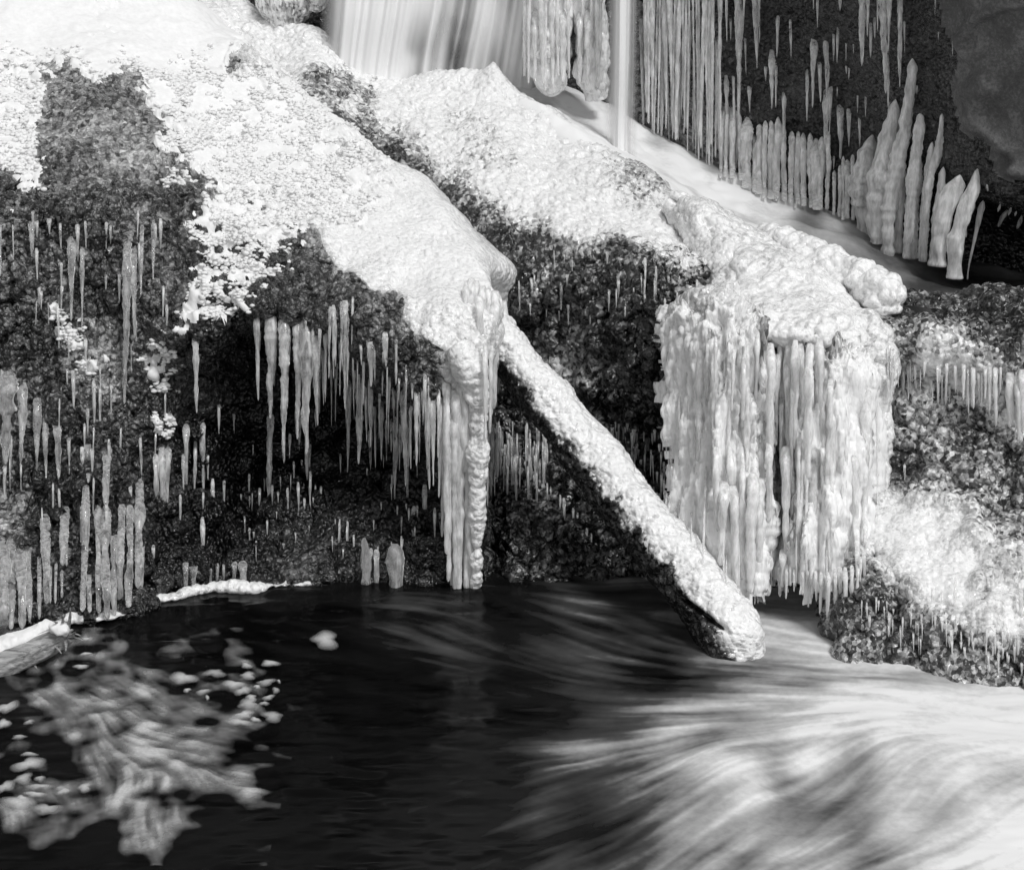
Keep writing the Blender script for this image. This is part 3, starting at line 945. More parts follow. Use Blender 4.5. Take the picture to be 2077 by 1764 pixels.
sheet = link('ice_sheet', submesh('ice_sheet', G.reshape(-1, 3), F, keep, {'white': white}), M_SHEET, curtain_root)

# frothy frozen lumps between the tongue and the stream
V, T, w = ice_tube([P(1545, 470, .95), P(1610, 505, .7), P(1680, 545, .5), P(1750, 580, .33), P(1795, 610, .22), P(1800, 640, .2)], [.02, .045, .055, .065, .06, .03], 140, 90, 31, 20, 42, (.03, .012), 1.0)
froth = link('froth_ice', make_mesh('froth_ice', V, T, {'white': w}), M_WHITE)
tag(froth, 'lumpy ridge of frozen froth between the ice tongue and the stream', 'ice')

# ------------------------------------------------------------------ ice columns and clump beside the waterfall
for lab, path, rad, sd in (
    ('thick frosty ice column right of the waterfall, ending in a blunt foot', [P(1120, -220, 2.35), P(1115, -40, 2.3), P(1112, 60, 2.28), P(1110, 130, 2.26), P(1120, 175, 2.26), P(1122, 190, 2.27)], [.07, .075, .09, .085, .05, .015], 41),
    ('narrower ice column just left of the thin falling strand', [P(1200, -220, 2.35), P(1198, -40, 2.3), P(1197, 60, 2.28), P(1198, 130, 2.26), P(1205, 180, 2.26), P(1208, 200, 2.27)], [.045, .05, .055, .055, .035, .012], 43),
    ('rounded grey clump of ice hanging left of the waterfall', [P(585, -120, 2.9), P(585, -60, 2.85), P(582, -20, 2.8), P(580, 15, 2.78), P(578, 42, 2.78), P(578, 56, 2.8)], [.05, .1, .115, .115, .08, .02], 47),
    ('small knob of ice hanging against the left edge of the waterfall', [P(640, -90, 2.8), P(640, -40, 2.75), P(640, -10, 2.72), P(642, 10, 2.72), P(642, 20, 2.73)], [.04, .055, .06, .045, .015], 49),
):
    V, T, w = ice_tube(path, rad, 150, 70, sd, np.array([26, 26, 9]), np.array([60, 60, 26]), (.024, .014), .9 if sd < 45 else .6)
    c = link('ice_column' if sd < 45 else 'ice_clump', make_mesh('ice_column', V, T, {'white': w}), M_SHEET)
    tag(c, lab, 'ice column' if sd < 45 else 'ice clump')


# ------------------------------------------------------------------ the slanting log
def build_log():
    root = empty('icy_log', P(1490, 1320, -.76))
    tag(root, 'fallen log slanting into the water, crusted with scaly white ice', 'log')
    path = [P(1000, 668, .42), P(1030, 712, .34), P(1180, 905, .05), P(1330, 1090, -.28), P(1450, 1240, -.58), P(1490, 1296, -.69), PZ(1512, 1345, -.06)]
    G, N, p = tube_grid(path, [.066, .07, .094, .105, .11, .112, .085], 340, 150)
    G = G + N * ((fbm(G * 5, 3, 61) - .5) * .06)[..., None]
    px, py = proj(G)
    groove = np.exp(-((((px - 1425) * .62 - (py - 1243) * .78)) / 4.5) ** 2) * sstep(75, 30, np.hypot(px - 1425, py - 1243)) * (.4 + .8 * vnoise(G * 40, 5))
    G = G - N * (groove * .05)[..., None]
    W = G + (fbm(G * 9, 2, 65)[..., None] - .5) * .04
    ax = (p[-1] - p[0]) / np.linalg.norm(p[-1] - p[0])
    Wl = W - (W @ ax)[..., None] * ax * .35                  # scales drawn out along the log
    G = G + N * (dome(Wl * 28, 5.) * .013 + dome(W * 56, 6.) * .007)[..., None]
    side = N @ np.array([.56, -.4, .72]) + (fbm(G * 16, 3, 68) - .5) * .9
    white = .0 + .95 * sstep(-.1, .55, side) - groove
    V, T = capped(G, grid_faces(*G.shape[:2], True), p[0], p[-1])
    white = np.r_[white.ravel(), .5, .8]
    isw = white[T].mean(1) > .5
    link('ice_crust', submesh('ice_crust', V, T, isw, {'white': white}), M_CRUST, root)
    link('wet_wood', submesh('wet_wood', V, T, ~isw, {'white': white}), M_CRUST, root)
    global ZB_FREE
    ZB_FREE = ZB.copy()
    splat(G)


build_log()


# ------------------------------------------------------------------ upper stream
def streaks(nu, nv, su, sv, seed):
    r = np.random.default_rng(seed).standard_normal((nu, nv))
    a = blur(blur(r, su, 0), sv, 1)
    b = blur(blur(r, su, 0), sv * 5, 1)
    c = blur(blur(r, su, 0), sv * 14, 1)
    a = a / a.std() * .5 + b / b.std() * .55 + c / c.std() * .55
    return a


far = [(960, 150, 2.72), (1060, 165, 2.6), (1140, 195, 2.5), (1230, 232, 2.45), (1330, 285, 2.42), (1450, 345, 2.2), (1560, 385, 2.05), (1740, 432, 1.95), (1850, 500, 1.75), (1960, 535, 1.75), (2300, 560, 1.75)]
near = [(960, 185, 2.3), (1040, 215, 2.05), (1110, 240, 1.85), (1200, 305, 1.6), (1340, 395, 1.2), (1450, 480, .9), (1560, 540, .7), (1680, 600, .45), (1780, 650, .22), (1900, 665, .16), (2300, 690, -.1)]
S = []
for a, b in zip(far, near):
    a, b = P(*a), P(*b)
    m1 = a * .66 + b * .34 + np.array([0, 0, -.02])
    m2 = a * .34 + b * .66 + np.array([0, 0, -.01])
    S.append([a + np.array([0, .3, .0]), a, m1, m2, b, b + np.array([0, -.05, -.05]), b + np.array([0, .1, -.3])])
G = loft(S, 340, 120)
px, py = proj(G)
st = streaks(340, 120, 30, 3, 3)
dens = idw([(1250, 270, 1.), (1150, 235, 1.), (1050, 180, .95), (1300, 330, 1.05), (1400, 360, 1.), (1480, 400, 1.05), (1600, 400, 1.), (1700, 430, .85), (1540, 440, .8), (1640, 440, .4), (1740, 470, .55), (1850, 520, .55),
            (1950, 560, .34), (2050, 545, .45), (1900, 600, .32), (2050, 620, .15), (1700, 530, .45), (1760, 540, .42), (1340, 270, .35), (1450, 330, .4), (1850, 640, .1), (1980, 520, .42)], px, py)
foam = np.clip(dens * (1 + .1 * st) + .05 * st, 0, 1)
G[..., 2] += st * .008 + (fbm(G * 6, 3, 8) - .5) * .06
dark = sstep(.5, .1, dens)
G[..., 2] += dark * (dome(G * 20, 4.) * .012 + (fbm(G * 40, 2, 6) - .5) * .008)
splat(G)
stream = link('upper_stream', make_mesh('upper_stream', G.reshape(-1, 3), grid_faces(340, 120), {'foam': foam}), M_WATER)
tag(stream, kind='structure')


# ------------------------------------------------------------------ waterfalls
def fall(label, tops, bots, nu, nv, seed, dens, Yt, Yb, parent=None, part=None):
    S = []
    for xt, (xb, yb) in zip(tops, bots):
        a = P(xt, -330, Yt)
        b = P(xb, yb, Yb)
        S.append([a, a * .66 + b * .34 + np.array([0, -.04, .0]), a * .3 + b * .7 + np.array([0, -.05, 0]), b, b + np.array([0, -.05, -.12])])
    G = loft(S, nu, nv)
    st = streaks(nv, nu, 60, 2, seed).T
    px, py = proj(G)
    G[..., 1] -= st * .02
    v = np.clip(dens(px, py) + .3 * st, 0, 1)
    e = np.minimum(np.arange(nu), np.arange(nu)[::-1])[:, None] / (nu * (.12 if nu > 100 else .42))
    v = v * np.clip(e, 0, 1)
    o = link(part or 'waterfall', make_mesh('waterfall', G.reshape(-1, 3), grid_faces(nu, nv), {'veil': v}), M_FALL, parent)
    if not parent: tag(o, label, 'waterfall', 'falling water at the back')
    return o


wide = empty('waterfall', P(880, 175, 2.55))
tag(wide, 'wide silky waterfall sheet at the top centre', 'waterfall', 'falling water at the back')
fall('', [662, 775, 900, 1020, 1110, 1180], [(648, 150), (718, 165), (825, 175), (930, 180), (1040, 215), (1120, 240)], 240, 160, 5,
     lambda x, y: idw([(680, 50, .8), (720, 60, .75), (760, 60, .6), (830, 40, .45), (850, 90, .4), (820, 130, .85), (760, 120, .75), (900, 110, .1), (905, 60, .5), (870, 130, .6), (960, 80, .75), (960, 130, .7), (1020, 60, .9), (1080, 120, .8), (940, 20, .75)], x, y), 2.72, 2.5, wide, 'front_veil')
fall('', [665, 800, 950, 1095, 1180], [(655, 150), (745, 165), (885, 175), (1020, 200), (1110, 235)], 160, 120, 9, lambda x, y: x * 0 + .42, 2.85, 2.62, wide, 'back_veil')
fall('narrow strand of falling water between two ice columns and the icicles', [1232, 1262, 1302], [(1222, 285), (1255, 300), (1292, 305)], 60, 120, 15, lambda x, y: x * 0 + .82, 2.15, 2.0)

# ------------------------------------------------------------------ the pool
XS = np.r_[-9, -6, -4, -3.2, np.linspace(-2.4, 2.4, 410), 3.2, 4, 6, 9]
YS = np.r_[-9, -6, -4.2, -3.4, np.linspace(-2.7, .7, 310), 1.1]
X, Y = np.meshgrid(XS, YS, indexing='ij')
Vw = np.stack([X, Y, np.zeros_like(X)], -1)
px, py = proj(Vw)
dens = idw([(2000, 1450, .85), (1800, 1350, .8), (1900, 1370, .9), (1650, 1290, .7), (1560, 1275, .7), (1540, 1340, .5), (1620, 1340, .55), (1640, 1385, .42), (1720, 1390, .7), (1600, 1420, .5), (1420, 1400, .35), (1440, 1480, .35), (1480, 1440, .35), (1450, 1550, .7), (1530, 1600, .85), (1510, 1510, .5),
            (1575, 1570, .3), (1620, 1600, .32), (1700, 1590, .35), (1740, 1560, .3), (1800, 1500, .8), (1680, 1480, .75), (1720, 1440, .75), (1640, 1500, .7), (1950, 1600, .9), (2077, 1700, .85), (1820, 1650, .8), (1700, 1720, .55), (1550, 1680, .5), (1400, 1640, .5), (1300, 1580, .3), (1250, 1500, .22), (1150, 1620, .15), (1150, 1700, .2),
            (1050, 1760, .15), (1300, 1720, .3), (1500, 1760, .3), (1650, 1760, .4), (1200, 1400, .2), (1250, 1300, .14), (1350, 1350, .12), (1100, 1440, .1), (900, 1500, .02), (700, 1600, .0), (800, 1400, .02), (600, 1270, .09), (800, 1255, .1), (1000, 1280, .1), (400, 1260, .06), (300, 1240, .06), (100, 1720, .04), (500, 1740, .04), (900, 1700, .05), (1000, 1600, .03), (500, 1300, .04), (600, 1400, .0),
            (2300, 1500, .85), (2300, 1800, .8), (1500, 2000, .4), (500, 2000, .03), (-300, 1500, .02), (-300, 1900, .02), (1000, 1000, .05), (1900, 1000, .4)], px, py, 3.5, 1800.0)


def lic(Xg, Yg, ang, L, step, seed, freq=70):
    """noise drawn out along a direction field (world metres)"""
    acc = np.zeros(Xg.shape)
    wsum = 0
    for sgn in (1, -1):
        x, y = Xg.copy(), Yg.copy()
        for k in range(L):
            w = math.cos(.5 * math.pi * k / L)
            q = np.stack([x * freq, y * freq, np.zeros_like(x) + seed], -1)
            q2 = np.stack([x * freq * .35, y * freq * .35, np.zeros_like(x) + seed + 9], -1)
            acc += w * (vnoise(q) * .6 + vnoise(q2) * .8)
            wsum += w
            a = ang(x, y)
            x = x + sgn * step * np.cos(a)
            y = y + sgn * step * np.sin(a)
    acc /= wsum
    return (acc - acc.mean()) / acc.std()


def flow_angle(x, y):
    yy = np.clip(y, -3, 0)
    wob = (vnoise(np.stack([x * 1.6, y * 1.6, x * 0 + 3], -1)) - .5) * .8
    # downstream near the bank the streaks run down to the right, further out up to the right
    return np.interp(yy, [-2.4, -1.8, -1.3, -.9, -.5, 0], [.75, .5, .05, -.25, -.6, -.2]) + wob


li = lic(X, Y, flow_angle, 12, .014, 4.3, 60) * .6 + lic(X, Y, flow_angle, 10, .03, 14.3, 9) * .6
dens = np.where(dens > .3, .3 + (dens - .3) * 1.04, dens)
foam = np.clip(dens * (1 + .24 * li * (1.25 - dens) * (.4 + 1.2 * fbm(Vw * 2.5, 2, 66))) + .02 * li + .05 * np.clip(li - .9, 0, 2) * sstep(300, 700, px) + .42 * (fbm(Vw * np.array([2.6, 4, 1]), 3, 36) - .5) * sstep(.15, .6, dens) * sstep(.0, .1, dens), 0, 1)
h = (dens - .3) * .02 * sstep(.1, .5, dens) + (fbm(Vw * 3, 2, 2) - .5) * .03 * sstep(.05, .5, dens)
for bx, by, r, hh in ((1480, 1560, 110, .04), (1770, 1490, 150, .04), (1950, 1600, 160, .03), (1630, 1590, 90, -.03), (1710, 1580, 80, -.02)):
    h += hh * np.exp(-((px - bx) ** 2 + ((py - by) * 1.7) ** 2) / r ** 2)
Vw[..., 2] = h + (fbm(Vw * np.array([6, 14, 1]), 3, 12) - .5) * .012
pool = link('pool_water', make_mesh('pool_water', Vw.reshape(-1, 3), grid_faces(*X.shape), {'foam': foam}), M_WATER)
tag(pool, kind='structure')

# drifting foam raft, turning slowly in the left corner
fx, fy = np.meshgrid(np.linspace(-2.3, -.75, 330), np.linspace(-2.4, -.5, 330), indexing='ij')
Vf = np.stack([fx, fy, np.zeros_like(fx)], -1)
px, py = proj(Vf)
fd = idw([(250, 1450, .6), (300, 1500, .9), (400, 1540, .85), (480, 1580, .95), (500, 1595, .7), (430, 1570, .8), (200, 1560, .65), (150, 1480, .55), (100, 1400, .6), (60, 1370, .4), (330, 1620, .8), (250, 1650, .6), (340, 1665, .5), (100, 1640, .3), (40, 1655, .35), (550, 1590, -.6), (530, 1540, -.3), (600, 1500, -1), (450, 1400, .15), (400, 1385, .3), (520, 1400, .1),
          (560, 1400, -.2), (560, 1460, 0), (500, 1440, .15), (450, 1460, .1), (350, 1400, .3), (250, 1360, .2), (150, 1340, .1), (30, 1560, -.5), (60, 1520, -.3), (120, 1530, -.1), (450, 1660, -.8), (200, 1720, -.7), (300, 1310, -.8), (600, 1350, -1), (0, 1750, -1), (400, 1730, -1), (0, 1450, -.2), (520, 1520, -.2), (420, 1480, .3), (150, 1590, .3), (250, 1590, .7), (420, 1620, .0)], px, py)
c0 = PZ(300, 1500)


def spin(x, y):
    return -.8 + .35 * (x - c0[0]) + (vnoise(np.stack([x * 2.6, y * 2.6, x * 0 + 5], -1)) - .5) * 1.6


ls = lic(fx, fy, spin, 10, .011, 8.1, 60)
cl = fbm(Vf * 14, 3, 91) - .5
bl = dome(Vf * np.array([11, 9, 1]) + ls[..., None] * .05, 2.3, .75)
fo = np.clip(blur(blur(fd * .75 + cl * 1.2 + ls * .13 + bl * .3 - .2, 3, 0), 2, 1), 0, 1)
lf = lic(fx, fy, spin, 9, .010, 28.1, 85)
fo = np.clip(fo * (1 + .3 * lf) + .25 * (fbm(Vf * 45, 3, 17) - .5) * sstep(0, .3, fo), 0, 1)
Vf[..., 2] = .012 + .006 * fo + np.interp(fo, [0, 1], [0, .006])
F = grid_faces(*fx.shape)
keep = fo.ravel()[F].max(1) > .02
raft = link('foam_raft', submesh('foam_raft', Vf.reshape(-1, 3), F, keep, {'foam': fo}), M_FOAM)
tag(raft, 'loose raft of grey foam turning on the dark pool at lower left', 'foam', kind='stuff')


def ordinal(n):
    ones = ['', 'first', 'second', 'third', 'fourth', 'fifth', 'sixth', 'seventh', 'eighth', 'ninth', 'tenth', 'eleventh', 'twelfth', 'thirteenth', 'fourteenth', 'fifteenth', 'sixteenth', 'seventeenth', 'eighteenth', 'nineteenth']
    tens = ['', '', 'twenty', 'thirty', 'forty', 'fifty', 'sixty', 'seventy', 'eighty', 'ninety']
    tth = ['', '', 'twentieth', 'thirtieth', 'fortieth', 'fiftieth', 'sixtieth', 'seventieth', 'eightieth', 'ninetieth']
    if n < 20: return ones[n]
    return tth[n // 10] if n % 10 == 0 else tens[n // 10] + '-' + ones[n % 10]


# single foam flecks round the raft: (px, py, half width, half height)
def fleck_mesh(a, b, sd):
    r = random.Random(sd)
    ph = [r.uniform(0, 6.28) for _ in range(4)]
    nr, na = 7, 28
    V, al = [(0, 0, .008)], [1.0]
    for i in range(1, nr + 1):
        t = i / nr
        for j in range(na):
            th = 2 * math.pi * j / na
            k = 1 + .22 * math.sin(2 * th + ph[0]) + .14 * math.sin(3 * th + ph[1]) + .08 * math.sin(5 * th + ph[2])
            V.append((a * t * k * math.cos(th), b * t * k * math.sin(th), 0.006 * (1 - t * t) + .002))
            al.append(max(0, 1 - t ** 1.8))
    T = [(0, 1 + j, 1 + (j + 1) % na) for j in range(na)]
    for i in range(nr - 1):
        for j in range(na):
            p, q = 1 + i * na + j, 1 + i * na + (j + 1) % na
            T += [(p, p + na, q + na), (p, q + na, q)]
    return make_mesh('foam_fleck', np.array(V), np.array(T), {'foam': np.array(al) * r.uniform(.75, 1.1)})


FL_R = [(372, 1385, 26, 13), (412, 1413, 14, 6), (475, 1398, 22, 9), (503, 1380, 17, 8), (540, 1394, 18, 8), (522, 1403, 8, 4), (548, 1355, 15, 9), (500, 1360, 9, 8), (494, 1411, 15, 10), (510, 1425, 12, 7), (560, 1410, 9, 6), (505, 1438, 22, 13), (545, 1425, 10, 7), (536, 1437, 9, 5), (495, 1460, 20, 9), (553, 1463, 22, 11), (566, 1392, 4, 4), (421, 1425, 4, 6), (380, 1410, 9, 4), (485, 1475, 24, 8), (518, 1470, 10, 6), (436, 1375, 20, 10)]
FL_L = [(40, 1505, 16, 4), (60, 1560, 28, 14), (60, 1540, 14, 5), (8, 1478, 12, 11), (14, 1445, 18, 15), (48, 1590, 20, 9), (12, 1606, 16, 13), (80, 1606, 22, 6), (172, 1608, 15, 8), (40, 1640, 34, 14), (95, 1652, 26, 12), (72, 1622, 20, 6), (130, 1616, 14, 6), (82, 1590, 9, 7), (60, 1475, 10, 5), (45, 1630, 12, 6), (175, 1336, 14, 3), (175, 1306, 12, 3), (165, 1362, 13, 6)]
for lst, where in ((FL_R, 'right of the foam raft'), (FL_L, 'at the foam raft left side')):
    for i, (a, b, c, d) in enumerate(sorted(lst)):
        p = PZ(a, b)
        s = np.linalg.norm(p - CAM) / FPX
        o = link('foam_fleck', fleck_mesh(c * s * 1.1, d * s / .42, a * 7 + b), M_FOAM, loc=p + np.array([0, 0, .018]))
        o.rotation_euler.z = random.Random(a).uniform(-.3, .3)
        size = 'tiny' if c < 10 else 'small' if c < 16 else 'broad'
        tag(o, f'{size} foam patch on pool, {ordinal(i + 1)} from left {where}', 'foam', 'foam flecks on the pool')
p = PZ(660, 1308)
o = link('foam_fleck', fleck_mesh(.06, .09, 5), M_FOAM, loc=p + np.array([0, 0, .02]))  # a glint off the water, drawn as a pale foam fleck
tag(o, 'lone glint in the middle of the dark pool, drawn as a bright foam spot', 'foam', 'foam flecks on the pool')


# ------------------------------------------------------------------ icicles
def spike_mesh(path, rad, seed, segs=9, rib=.07, pitch=.013, bead=0.0, tip=True, lumpy=.8, top=.55):
    r = np.random.default_rng(seed)
    path, rad = np.array(path, float), np.array(rad, float)
    d = np.linalg.norm(np.diff(path, axis=0), axis=1)
    t = np.r_[0, np.cumsum(d)]
    L = t[-1]
    nr = int(np.clip(L / .0105, 14, 80))
    o = np.linspace(0, L, nr)
    p = hermite(path, t, o)
    ra = np.interp(o, t, rad)
    if tip:
        e = np.clip((L - o) / (1.6 * rad[-1] + .008), 0, 1)
        ra = ra * np.sqrt(np.clip(1 - (1 - e) ** 2, .0, 1))
    root = np.clip(o / (2.5 * rad[0] + .004), 0, 1)
    ra = ra * (top + (1 - top) * np.sqrt(root))
    z = p[:, 2:3]
    off = r.uniform(0, 60)
    lump = 1 + lumpy * (fbm(np.stack([z[:, 0] * 22, z[:, 0] * 0 + off, z[:, 0] * 0], -1), 2) - .5)
    wave = 1 + rib * np.sin(z[:, 0] * 2 * math.pi / pitch + 3 * vnoise(np.stack([z[:, 0] * 30, z[:, 0] * 0 + off, z[:, 0] * 0], -1)))
    if False: wave = wave * (1 - bead + 1.6 * bead * np.abs(np.sin(z[:, 0] * math.pi / .045 + off)) ** .6)
    ra = ra * lump * wave
    wob = (np.stack([fbm(np.stack([z[:, 0] * 9, z[:, 0] * 0 + off + k, z[:, 0] * 0], -1), 2) for k in (3, 7)], -1) - .5) * .5
    p[:, :2] += wob * np.mean(rad)
    th = np.linspace(0, 2 * np.pi, segs, endpoint=False)
    lob = 1 + .55 * (vnoise(np.stack([np.cos(th)[None, :] * 1.3 + z * 5, np.sin(th)[None, :] * 1.3 + off + z * 0, z * 9 + th[None, :] * 0], -1)) - .5)
    G = np.stack([p[:, 0:1] + np.cos(th) * ra[:, None] * lob, p[:, 1:2] + np.sin(th) * ra[:, None] * lob, p[:, 2:3] + th * 0], -1)
    o0 = path[0].copy()
    V, T = capped(G - o0, grid_faces(nr, segs, True), p[0] - o0, p[-1] - o0)
    return make_mesh('icicle', V, T), o0


REG = {'LL': (.34, 0, 581.6), 'LM': (.34, 664.6, 581.6), 'UR': (.36, 1329.3, 0), 'RR': (.36, 1329.3, 581.6), 'V': (1, 0, 0)}
ROWS = []


def place(reg, item, cling, fat, dY, rnd):
    s, ox, oy = REG[reg]
    if isinstance(item[0], tuple):                        # leaning shape: [(x, y, width), ...]
        q = [(a * s + ox, b * s + oy, c * s) for a, b, c in item]
        y0 = min(depth(q[0][0], q[0][1]), depth(q[len(q) // 2][0], q[len(q) // 2][1])) - q[0][2] * .5 * mpp(1) + dY
        return [P(a, b, y0) for a, b, c in q], [c * .5 * mpp(y0) for a, b, c in q]
    x, t, b, w = item[:4]
    x, t, b, w = x * s + ox, t * s + oy, b * s + oy, w * s * (1.1 if reg in ('LL', 'LM') else .85 if reg == 'UR' else 1.0)
    y0 = depth(x, t)
    r0 = w * .5 * mpp(y0)
    n = 5
    ys = np.linspace(t, b, n)
    Yk = []
    cur = y0
    for i, yy in enumerate(ys):
        if cling: cur = min(cur, depth(x, yy))
        Yk.append(cur - r0 * .5 + dY)
    if not cling:
        m = min(y0, depth(x, t + (b - t) * .35), depth(x, t + (b - t) * .7) + .0)
        m = max(m, y0 - .12)
        Yk = [m - r0 * .5 + dY] * n
    Yk[0] += r0 * 1.5 + .03
    lean = rnd.uniform(-.03, .03) * (b - t)
    k = np.linspace(0, 1, n)
    prof = (fat + (1 - fat) * (1 - k) ** .85)
    return [P(x + lean * kk, yy, Y_) for kk, yy, Y_ in zip(k, ys, Yk)], list(r0 * prof)


def row(reg, items, where, group, mat, name='icicle', cat='icicle', cling=False, fat=.14, dY=0.0, parent=None, rib=.07, bead=0, seed=0, word='icicle', tip=True, lumpy=.8, top=.55):
    if not tip:
        items = [q + [(q[-1][0] + (q[-1][0] - q[-2][0]) * .25, q[-1][1] + 75, q[-1][2])] if isinstance(q[0], tuple) else (q[0], q[1], q[2] + np.interp(q[0], [460, 640], [0, 60]), q[3]) for q in items]
    items = sorted(items, key=lambda q: q[0][0] if isinstance(q[0], tuple) else q[0])
    lens = []
    for i, it in enumerate(items):
        rnd = random.Random(seed * 1000 + i)
        path, rad = place(reg, it, cling, fat, dY, rnd)
        L = path[0][2] - path[-1][2]
        me, o0 = spike_mesh(path, rad, seed * 1000 + i, 9 if rad[0] < .012 else 13, rib, rnd.uniform(.010, .017), bead, tip, lumpy, top)
        if parent is not None:
            o = link(name, me, mat, parent)
            o.location = np.array(o0) - np.array(parent.location)
        else:
            o = link(name, me, mat, loc=o0)
            ratio = L / (2 * max(rad))
            look = ('tiny' if L < .08 else 'short' if L < .2 else 'middling' if L < .4 else 'long') + ' ' + ('needle' if ratio > 22 else 'slender' if ratio > 11 else 'stout')
            tag(o, f'{look} {word}, {ordinal(i + 1)} from left {where}', cat, group)


row('LL', [(1530, 60, 680, 45), (1615, 60, 790, 78), (1612, 760, 1085, 44), (1605, 880, 1440, 34), (1695, 160, 1050, 58), (1775, 180, 910, 55), (1880, 260, 830, 45), (1832, 150, 1000, 85), (1830, 900, 1155, 30), (1848, 930, 1110, 20), (1945, 130, 690, 32), (1990, 110, 550, 26), (2060, 130, 730, 32), (1165, 270, 755, 42), (1765, 740, 920, 18), (1790, 760, 980, 20), (1885, 700, 840, 20), (1727, 880, 1025, 16), (1910, 200, 480, 22)],
    'in row below snowy boulder lip', 'icicles along the snowy boulder lip', M_ICICLE, seed=1, rib=.09)
row('LL', [(1305, 680, 880, 22), (1395, 730, 880, 16), (1110, 820, 1280, 32), (1205, 810, 1270, 36), (1165, 920, 1275, 26), (1095, 980, 1290, 20), (1240, 980, 1150, 15), (965, 960, 1590, 46), (1003, 960, 1400, 38), (930, 1000, 1490, 34), (1075, 1240, 1450, 18), (1213, 1225, 1362, 15), (1210, 1375, 1715, 30), (1270, 1145, 1500, 28), (1337, 1155, 1382, 17), (1548, 1200, 1345, 18), (1528, 1515, 1675, 14), (1715, 1200, 1390, 16), (1780, 1165, 1400, 18), (1815, 1260, 1390, 14), (1850, 1100, 1370, 20), (1882, 1180, 1350, 12), (1915, 1190, 1290, 12), (2025, 1410, 1570, 16), (2070, 1430, 1560, 12), (1625, 1180, 1310, 14), (915, 1540, 1660, 18)],
    'in hollow under snowy boulder', 'icicles in the dark hollow', M_ICICLE, seed=2)
row('LL', [(430, -330, 205, 42), (490, -250, 240, 26), (795, -260, 310, 40), (850, -380, 60, 26), (910, -420, -40, 26), (1, -400, -60, 20), (190, -400, -180, 40), (40, 470, 1060, 105), (135, 550, 1050, 60), (220, 630, 1100, 55), (270, 730, 1150, 36), (345, 790, 1150, 52), (410, 840, 1120, 22), (525, 930, 1170, 46), (640, 930, 1320, 82), (760, -420, 700, 60)],
    'on grey ice face, left edge', 'icicles on the left ice face', M_GREYICE, cling=True, dY=-.03, seed=3, rib=.1, fat=.2, top=.15)
row('LL', [(265, 1340, 1890, 56), (380, 1300, 1665, 60), (395, 1530, 1668, 20), (515, 1170, 1940, 48), (580, 1300, 1950, 42), (625, 1290, 1985, 60), (680, 1430, 1965, 46), (725, 1290, 1945, 46), (772, 1290, 1610, 46), (772, 1560, 1915, 52), (830, 1140, 1800, 60), (850, 1520, 1815, 30), (235, 1600, 1985, 26), (300, 1630, 1890, 20), (335, 1640, 1890, 20), (370, 1690, 1855, 18), (25, 1500, 2060, 70), (70, 1480, 2050, 60), (120, 1520, 2040, 60), (165, 1560, 2000, 40), (530, 1700, 1945, 36)],
    'standing at the left shore', 'ice pillars at the left shore', M_GREYICE, cling=True, dY=-.04, seed=4, rib=.08, fat=.5, top=.15, word='ice pillar', cat='ice pillar', name='ice_pillar')
row('LL', [(1110, 1640, 1800, 34), (1155, 1650, 1795, 40), (1255, 1655, 1775, 18), (1298, 1650, 1810, 24), (1335, 1650, 1775, 18), (1400, 1640, 1775, 30), (1450, 1640, 1790, 52)],
    'just above the shore ice', 'icicles above the shore ice', M_GREYICE, seed=5, fat=.5)
row('LM', [(105, 80, 420, 58), (105, 390, 735, 26), (15, 120, 550, 22), (40, 130, 480, 24), (80, 90, 480, 20), (150, 60, 390, 14), (130, 550, 1110, 32), (190, 560, 1060, 52), (225, 590, 930, 20), (262, 290, 600, 52), (260, 560, 960, 30), (255, 840, 1095, 32), (278, 650, 1080, 20), (318, 680, 1040, 32), (350, 770, 1040, 20), (380, 790, 990, 20), (415, 740, 1270, 36), (455, 620, 1190, 44), (470, 990, 1335, 28), (485, 1320, 1430, 15), (410, 290, 590, 26), (345, 270, 480, 40), (330, 380, 460, 14), (530, 580, 1070, 40), (590, 550, 1210, 46), (580, 1180, 1590, 32), (618, 630, 1190, 22), (642, 630, 1190, 18), (670, 780, 1190, 15), (687, 600, 1120, 20), (702, 740, 1160, 18), (548, 860, 1050, 16), (490, 760, 1080, 18), (435, 740, 1100, 18)],
    'beside the narrow white curtain', 'icicles left of the narrow curtain', M_ICICLE, seed=6, rib=.08)
row('LM', [(515, 1310, 1850, 36), (640, 1320, 1560, 18), (670, 1330, 1450, 15), (415, 1300, 1385, 10), (70, 1400, 1570, 16), (118, 1400, 1555, 16), (155, 1480, 1605, 14), (45, 1385, 1440, 10), (260, 1560, 1740, 25), (290, 1570, 1810, 35), (300, 1700, 1800, 14), (700, 1290, 1700, 26)],
    'low beside narrow curtain foot', 'low icicles by the narrow curtain', M_ICICLE, seed=7, fat=.35)
row('LM', [[(218, 1500, 40), (225, 1600, 52), (232, 1760, 58), (235, 1890, 40)], [(400, 1540, 80), (400, 1640, 96), (405, 1760, 98), (400, 1870, 70)]],
    'standing in the pool', 'ice stumps in the pool', M_GREYICE, seed=8, word='ice stump', cat='ice pillar', name='ice_pillar', rib=.05)

